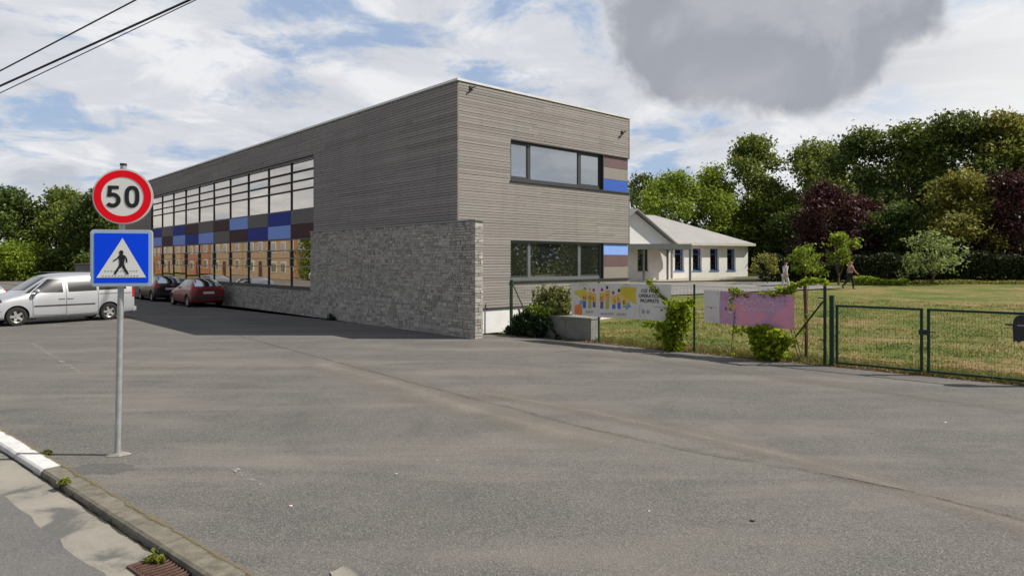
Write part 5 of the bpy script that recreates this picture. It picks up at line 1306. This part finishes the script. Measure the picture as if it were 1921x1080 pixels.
# kerb weeds
for i, (px, py, s, lab) in enumerate(((118, 907, .05, 'tiny yellow weed in the kerb joint just below the white painted kerb'), (290, 1040, .08, 'yellow green weed tuft in the gutter above the drain grate'), (90, 852, .04, 'tiny dry weed behind the white painted kerb end'))):
    p = gp(px, py); plant('kerb_weed', lab, 'weed', Vector((p.x, p.y)), [(0, 0, .02, s*.7), (s*.6, 0, .03, s*.6), (-s*.6, .0, .02, s*.5)], 150, .035, 'yellow', 90+i, stems=3, cl=.015).location.z = -.055 if i == 1 else .0
# grass blades over the near lawn, dry litter along the fence foot
rs = np.random.RandomState(77)
def scatter(n, t0, t1, d0, d1, pw=1.0):
    t = rs.uniform(t0, t1, n); d = d0+(d1-d0)*rs.rand(n)**pw
    x = FO.x+FD.x*t+FN.x*d; y = FO.y+FD.y*t+FN.y*d; return x, y
def blades(name, n, t0, t1, d0, d1, h, mat, seed, pw=1.6, clump=True, w=.012):
    x, y = scatter(n, t0, t1, d0, d1, pw)
    keep = (x-C0.x)*(-V.x*-1)+(y-C0.y)*0 > -1e9
    # keep off the building footprint
    q = np.stack([x-C0.x, y-C0.y], 1); qu = q@np.array([U.x, U.y]); qv = q@np.array([V.x, V.y]); keep = ~((qu > -.1) & (qu < BW+.1) & (qv > -.05))
    if clump:
        nz = np.sin(x*2.1+np.sin(y*1.7)*1.5)*np.cos(y*2.6+x*.6)+rs.normal(size=n)*.5; keep &= nz > -.35
    x, y = x[keep], y[keep]; n = len(x); z = np.array([hz(a, b) for a, b in zip(x, y)])
    a = rs.rand(n)*2*math.pi; hh = h*(.4+rs.rand(n)); lean_ = rs.normal(size=(n, 2))*.45
    v = np.empty((n, 3, 3)); base = np.stack([x, y, z], 1); dx = np.stack([np.cos(a)*w, np.sin(a)*w, np.zeros(n)], 1)
    v[:, 0] = base-dx; v[:, 1] = base+dx; v[:, 2] = base+np.stack([lean_[:, 0]*hh, lean_[:, 1]*hh, hh], 1)
    me = bpy.data.meshes.new(name); me.vertices.add(n*3); me.vertices.foreach_set('co', v.reshape(-1).astype(np.float32)); me.loops.add(n*3); me.loops.foreach_set('vertex_index', np.arange(n*3, dtype=np.int32))
    me.polygons.add(n); me.polygons.foreach_set('loop_start', np.arange(0, n*3, 3, dtype=np.int32)); me.polygons.foreach_set('loop_total', np.full(n, 3, dtype=np.int32)); me.update(calc_edges=True)
    return me
tag(obj('grass', blades('grass', 110000, .5, 28, .05, 20, .055, 'grass', 1), mat_grass()), 'dry yellow green lawn grass behind the fence and gate', 'grass', kind='stuff')
tag(obj('grass', blades('grass', 12000, .8, 16, -.05, .5, .12, 'weed', 2, 1.0), L['weed']), 'taller rough grass along the foot of the fence', 'grass', kind='stuff')
x, y = scatter(9000, 1.8, 13, -.12, 1.2, 1.8); z = np.array([hz(a, b) for a, b in zip(x, y)])+.02
z = np.maximum(z, .012); tag(obj('leaf_litter', leaf_mesh('leaf_litter', np.stack([x, y, z], 1), .05, 5, .6, up=.9), L['dry']), 'brown dry leaf litter on the soil along the fence', 'leaf litter', kind='stuff')

# ------------------------------------------------------------------ small things on the ground
pc = gp(305, 1068, -.06)
dr = empty('drain_grate', (pc.x, pc.y, -.058), math.atan2(KD.y, KD.x), 'rusty ribbed iron drain grate in the gutter at the bottom left', 'drain')
d_ = MB(); d_.box(-.25, .25, -.16, -.135, 0, .012); d_.box(-.25, .25, .135, .16, 0, .012); d_.box(-.25, -.225, -.135, .135, 0, .012); d_.box(.225, .25, -.135, .135, 0, .012); d_.build('frame', M['rust'], dr)
d_ = MB()
for k in range(9): x = -.20+k*.05; d_.path([(x-.016, -.135, .008), (x+.012, -.05, .013), (x+.012, .05, .013), (x-.016, .135, .008)], .011, 6)
d_.build('ribs', M['rust'], dr, True); MB().box(-.225, .225, -.135, .135, .0005, .0015).build('pit_shade', M['black'], dr)  # flat black sheet painted in for the shaded depth below the ribs
def shard(name, lab, cat, px, py, s, mat, seed, flat=.3):
    rn = random.Random(seed); p = gp(px, py); bm = bmesh.new(); bmesh.ops.create_icosphere(bm, subdivisions=1, radius=1)
    for v_ in bm.verts: v_.co = Vector((v_.co.x*s*rn.uniform(.6, 1.2), v_.co.y*s*.6*rn.uniform(.6, 1.2), v_.co.z*s*flat*rn.uniform(.5, 1.1)))
    me = bpy.data.meshes.new(name); bm.to_mesh(me); bm.free(); o = obj(name, me, mat); o.location = (p.x, p.y, s*flat*.5); o.rotation_euler = (0, 0, rn.uniform(0, 3)); return tag(o, lab, cat)
shard('litter', 'dark twig-like scrap lying alone on the asphalt at lower right', 'litter', 1411, 977, .035, M['blackpl'], 1, .3)
shard('litter', 'pale scrap on the asphalt right of the signpost foot, lower centre', 'litter', 743, 888, .022, M['vinyl'], 2)
shard('litter', 'pale pinkish scrap on the asphalt left of the kerb end', 'litter', 545, 949, .03, M['pale'], 3)
shard('litter', 'tiny white scrap on the asphalt in the centre', 'litter', 820, 863, .018, M['vinyl'], 4)
shard('litter', 'white scrap on the asphalt at the far right below the gate', 'litter', 1773, 792, .03, M['vinyl'], 5)
shard('litter', 'tiny grey scrap on the asphalt at lower middle right', 'litter', 1217, 958, .016, M['vinyl'], 6)
# broken concrete patch bottom centre
pp = gp(648, 1074); rn = random.Random(8); pts_ = [(pp.x+.14*math.cos(a)*rn.uniform(.6, 1.1), pp.y+.10*math.sin(a)*rn.uniform(.6, 1.1)) for a in [2*math.pi*k/18 for k in range(18)]]
sheet('concrete_patch', pts_, .009, M['gutter'])
pp = gp(185, 880); pts_ = [(pp.x+.42*math.cos(a)*rn.uniform(.7, 1.15), pp.y+.22*math.sin(a)*rn.uniform(.7, 1.15)) for a in [2*math.pi*k/22 for k in range(22)]]
sheet('concrete_patch', pts_, .0045, mat_fade('rough_cement', (.17, .175, .165), cover=.62, scale=6, soft=.3, edge=False))
pp = gp(45, 543); sheet('dark_patch', [(pp.x-2, pp.y-.6), (pp.x+1.6, pp.y-.8), (pp.x+2.4, pp.y+.5), (pp.x-1, pp.y+.9)], .006, simple('dark_asphalt', (.035, .036, .04), .9))  # small flat patch of much darker colour laid on the asphalt

# ------------------------------------------------------------------ overhead cables
pa = atY(-329, 305, 36)
def cable(p0, p1, ext, r, lab, sag=.0):
    a, b_ = Vector(p0), Vector(p1); e = b_+(b_-a)*ext; pts_ = []
    for k in range(41): f = k/40; p = a.lerp(e, f); pts_.append((p.x, p.y, p.z-sag*4*f*(1-f)))
    o = MB().path(pts_, r, 6).build('overhead_cable', M['blackpl'], None, True); tag(o, lab, 'cable', 'overhead cables at the top left')
A1, A2, A3 = Vector(pa)+Vector((0, 0, .05)), Vector(pa), Vector(pa)+Vector((.05, 0, -.22))
cable(atY(-329, 302, 36), atY(245, 0, 30), .9, .034, 'upper black cable of the three crossing the top left sky', .12)
cable(atY(-329, 308, 36), atY(345, 0, 30), .9, .050, 'thick middle black cable of the three crossing the top left sky', .12)
cable(atY(-329, 328, 36), atY(357, 0, 30), .9, .022, 'thin lowest cable just beneath the thick one at top left', .12)
pl = empty('utility_pole', (pa.x, pa.y, 0), 0, 'grey concrete pole carrying the three overhead cables beyond the left edge', 'pole')
MB().path([(0, 0, -.3), (0, 0, pa.z+.5)], [.16, .10], 14).build('shaft', M['concrete'], pl, True); MB().box(-.6, .6, -.06, .06, pa.z-.25, pa.z-.15).build('cross_arm', M['galv'], pl)

# ------------------------------------------------------------------ people
def skin_mesh(name, verts, edges, radii, root=0, sub=2):
    me = bpy.data.meshes.new(name); me.from_pydata(verts, edges, []); o = bpy.data.objects.new(name, me); col.objects.link(o)
    o.modifiers.new('k', 'SKIN'); sv = me.skin_vertices[0].data
    for i, r in enumerate(radii): sv[i].radius = (r, r) if not isinstance(r, tuple) else r; sv[i].use_root = (i == root)
    ms = o.modifiers.new('s', 'SUBSURF'); ms.levels = sub; ms.render_levels = sub
    dg = bpy.context.evaluated_depsgraph_get(); dg.update(); res = bpy.data.meshes.new_from_object(o.evaluated_get(dg)); bpy.data.objects.remove(o)
    res.polygons.foreach_set('use_smooth', [True]*len(res.polygons)); return res
def person(label, px, py, rz, pose, top, trousers, hair, shoes, hair_long=False, sleeves=True):
    g_ = lawn_pt(px, py); root = empty('person', (g_.x, g_.y, g_.z+.02), rz, label, 'person')
    # walks towards local +x; y is the body's left
    J = pose; V_ = ['pelvis', 'waist', 'chest', 'neck', 'head', 'hipL', 'kneeL', 'ankL', 'toeL', 'hipR', 'kneeR', 'ankR', 'toeR', 'shL', 'elL', 'wrL', 'haL', 'shR', 'elR', 'wrR', 'haR', 'crown']
    E_ = [('pelvis', 'waist'), ('waist', 'chest'), ('chest', 'neck'), ('neck', 'head'), ('head', 'crown'), ('pelvis', 'hipL'), ('hipL', 'kneeL'), ('kneeL', 'ankL'), ('ankL', 'toeL'), ('pelvis', 'hipR'), ('hipR', 'kneeR'), ('kneeR', 'ankR'), ('ankR', 'toeR'), ('chest', 'shL'), ('shL', 'elL'), ('elL', 'wrL'), ('wrL', 'haL'), ('chest', 'shR'), ('shR', 'elR'), ('elR', 'wrR'), ('wrR', 'haR')]
    rad = dict(pelvis=.125, waist=.115, chest=.13, neck=.052, head=.088, crown=.075, hipL=.085, kneeL=.056, ankL=.038, toeL=.033, hipR=.085, kneeR=.056, ankR=.038, toeR=.033, shL=.055, elL=.038, wrL=.027, haL=.03, shR=.055, elR=.038, wrR=.027, haR=.03)
    idx = {n: i for i, n in enumerate(V_)}
    verts = [J[n] for n in V_]; edges = [(idx[a], idx[b]) for a, b in E_]; radii = [rad[n] for n in V_]
    # five short fingers on each hand, grown from the palm of the same skin
    for sd in ('L', 'R'):
        h = Vector(J['ha'+sd]); w = Vector(J['wr'+sd]); d = (h-w).normalized(); sdv = Vector((1, 0, .2)).normalized()
        for k, (o_, l_) in enumerate(((-.026, .070), (-.009, .080), (.009, .076), (.026, .060), (.040, .045))):
            b0 = h+sdv*o_*.6+d*(.01 if k < 4 else -.02); b1 = h+sdv*o_+d*l_*(1 if k < 4 else .5)
            verts += [tuple(b1)]; radii += [.009]; edges += [(idx['ha'+sd], len(verts)-1)]
    body = obj('body', skin_mesh('body', verts, edges, radii), M['skin'], root)
    def garment(name, names, mat, grow, over={}):
        ii = {n: i for i, n in enumerate(names)}; vs = [over.get(n, (J[n] if n in J else None)) for n in names]
        ed = [(ii[a], ii[b]) for a, b in E_ if a in ii and b in ii]
        obj(name, skin_mesh(name, vs, ed, [rad[n]+grow for n in names]), mat, root)
    wl_ = lambda a, b, f: tuple(Vector(J[a]).lerp(Vector(J[b]), f))
    garment('trousers', ['pelvis', 'hipL', 'kneeL', 'ankL', 'hipR', 'kneeR', 'ankR'], trousers, .018)
    garment('top', ['waist', 'chest', 'shL', 'elL', 'wrL', 'shR', 'elR', 'wrR'] if sleeves else ['waist', 'chest', 'shL', 'elL', 'shR', 'elR'], top, .016, {'waist': wl_('waist', 'pelvis', .55)})
    for sd in ('L', 'R'):
        a = Vector(J['ank'+sd]); t_ = Vector(J['toe'+sd]); he = a-(t_-a)*.3
        obj('shoe', skin_mesh('shoe', [tuple(he-Vector((0, 0, .02))), tuple(a.lerp(t_, .5)-Vector((0, 0, .02))), tuple(t_)], [(0, 1), (1, 2)], [.046, .044, .036]), shoes, root)
    hh = Vector(J['head']); cr = Vector(J['crown']); bk = Vector((-.035, 0, .0))
    hv = [tuple(cr+Vector((-.01, 0, .022))), tuple(hh+bk+Vector((-.02, 0, .05))), tuple(hh+bk+Vector((-.035, 0, -.03)))]+([tuple(hh+Vector((-.09, 0, -.14)))] if hair_long else [])
    obj('hair', skin_mesh('hair', hv, [(i, i+1) for i in range(len(hv)-1)], [.082, .088, .07]+([.045] if hair_long else [])), hair, root)
    # face: eyes, nose, mouth, ears
    fm = MB(); f0 = hh+Vector((.085, 0, .01))
    for s_ in (-1, 1): fm.path([f0+Vector((-.006, s_*.032, .012)), f0+Vector((.004, s_*.030, .012))], .011, 8)
    fm.path([f0+Vector((-.01, -.022, -.055)), f0+Vector((0, 0, -.057)), f0+Vector((-.01, .022, -.055))], .006, 6); fm.build('facial_features', M['inkred'] if 0 else M['hairb'], body, True)
    nm = MB(); nm.path([f0+Vector((-.005, 0, .012)), f0+Vector((.016, 0, -.022)), f0+Vector((.0, 0, -.03))], [.006, .014, .010], 8)
    for s_ in (-1, 1): nm.path([hh+Vector((0, s_*.082, .02)), hh+Vector((-.012, s_*.094, -.005)), hh+Vector((0, s_*.084, -.025))], [.012, .014, .01], 6)
    nm.build('nose_and_ears', M['skin'], body, True)
    return root
POSE_A = dict(pelvis=(0, 0, .90), waist=(.03, 0, 1.06), chest=(.05, 0, 1.28), neck=(.05, 0, 1.45), head=(.08, 0, 1.56), crown=(.075, 0, 1.62), hipL=(.0, .09, .86), kneeL=(.20, .09, .49), ankL=(.22, .09, .085), toeL=(.36, .09, .045), hipR=(0, -.09, .86), kneeR=(-.16, -.09, .50), ankR=(-.45, -.09, .20), toeR=(-.38, -.09, .055),
    shL=(.05, .19, 1.37), elL=(-.06, .24, 1.12), wrL=(.02, .25, .90), haL=(.04, .25, .83), shR=(.05, -.19, 1.37), elR=(.14, -.24, 1.12), wrR=(.30, -.22, .96), haR=(.36, -.21, .91))
POSE_B = dict(pelvis=(0, 0, .92), waist=(.01, 0, 1.08), chest=(.02, 0, 1.30), neck=(.03, 0, 1.47), head=(.06, 0, 1.58), crown=(.055, 0, 1.64), hipL=(.0, .09, .88), kneeL=(-.06, .09, .50), ankL=(-.22, .09, .11), toeL=(-.10, .09, .05), hipR=(0, -.09, .88), kneeR=(.16, -.09, .50), ankR=(.17, -.09, .09), toeR=(.31, -.09, .045),
    shL=(.02, .19, 1.39), elL=(.08, .23, 1.14), wrL=(.22, .22, 1.0), haL=(.29, .21, .97), shR=(.02, -.19, 1.39), elR=(-.05, -.24, 1.14), wrR=(-.02, -.24, .92), haR=(0, -.24, .85))
person('person in beige and pink top and black trousers striding across the lawn', 1594, 543, R(-8), POSE_A, M['blouse'], M['trousers'], M['hairf'], M['trousers'])
person('person in white top and pale trousers walking on the path', 1472, 546, R(10), POSE_B, M['shirtw'], M['trouserw'], M['hairb'], M['black'], False)
print('objects', len(bpy.data.objects))
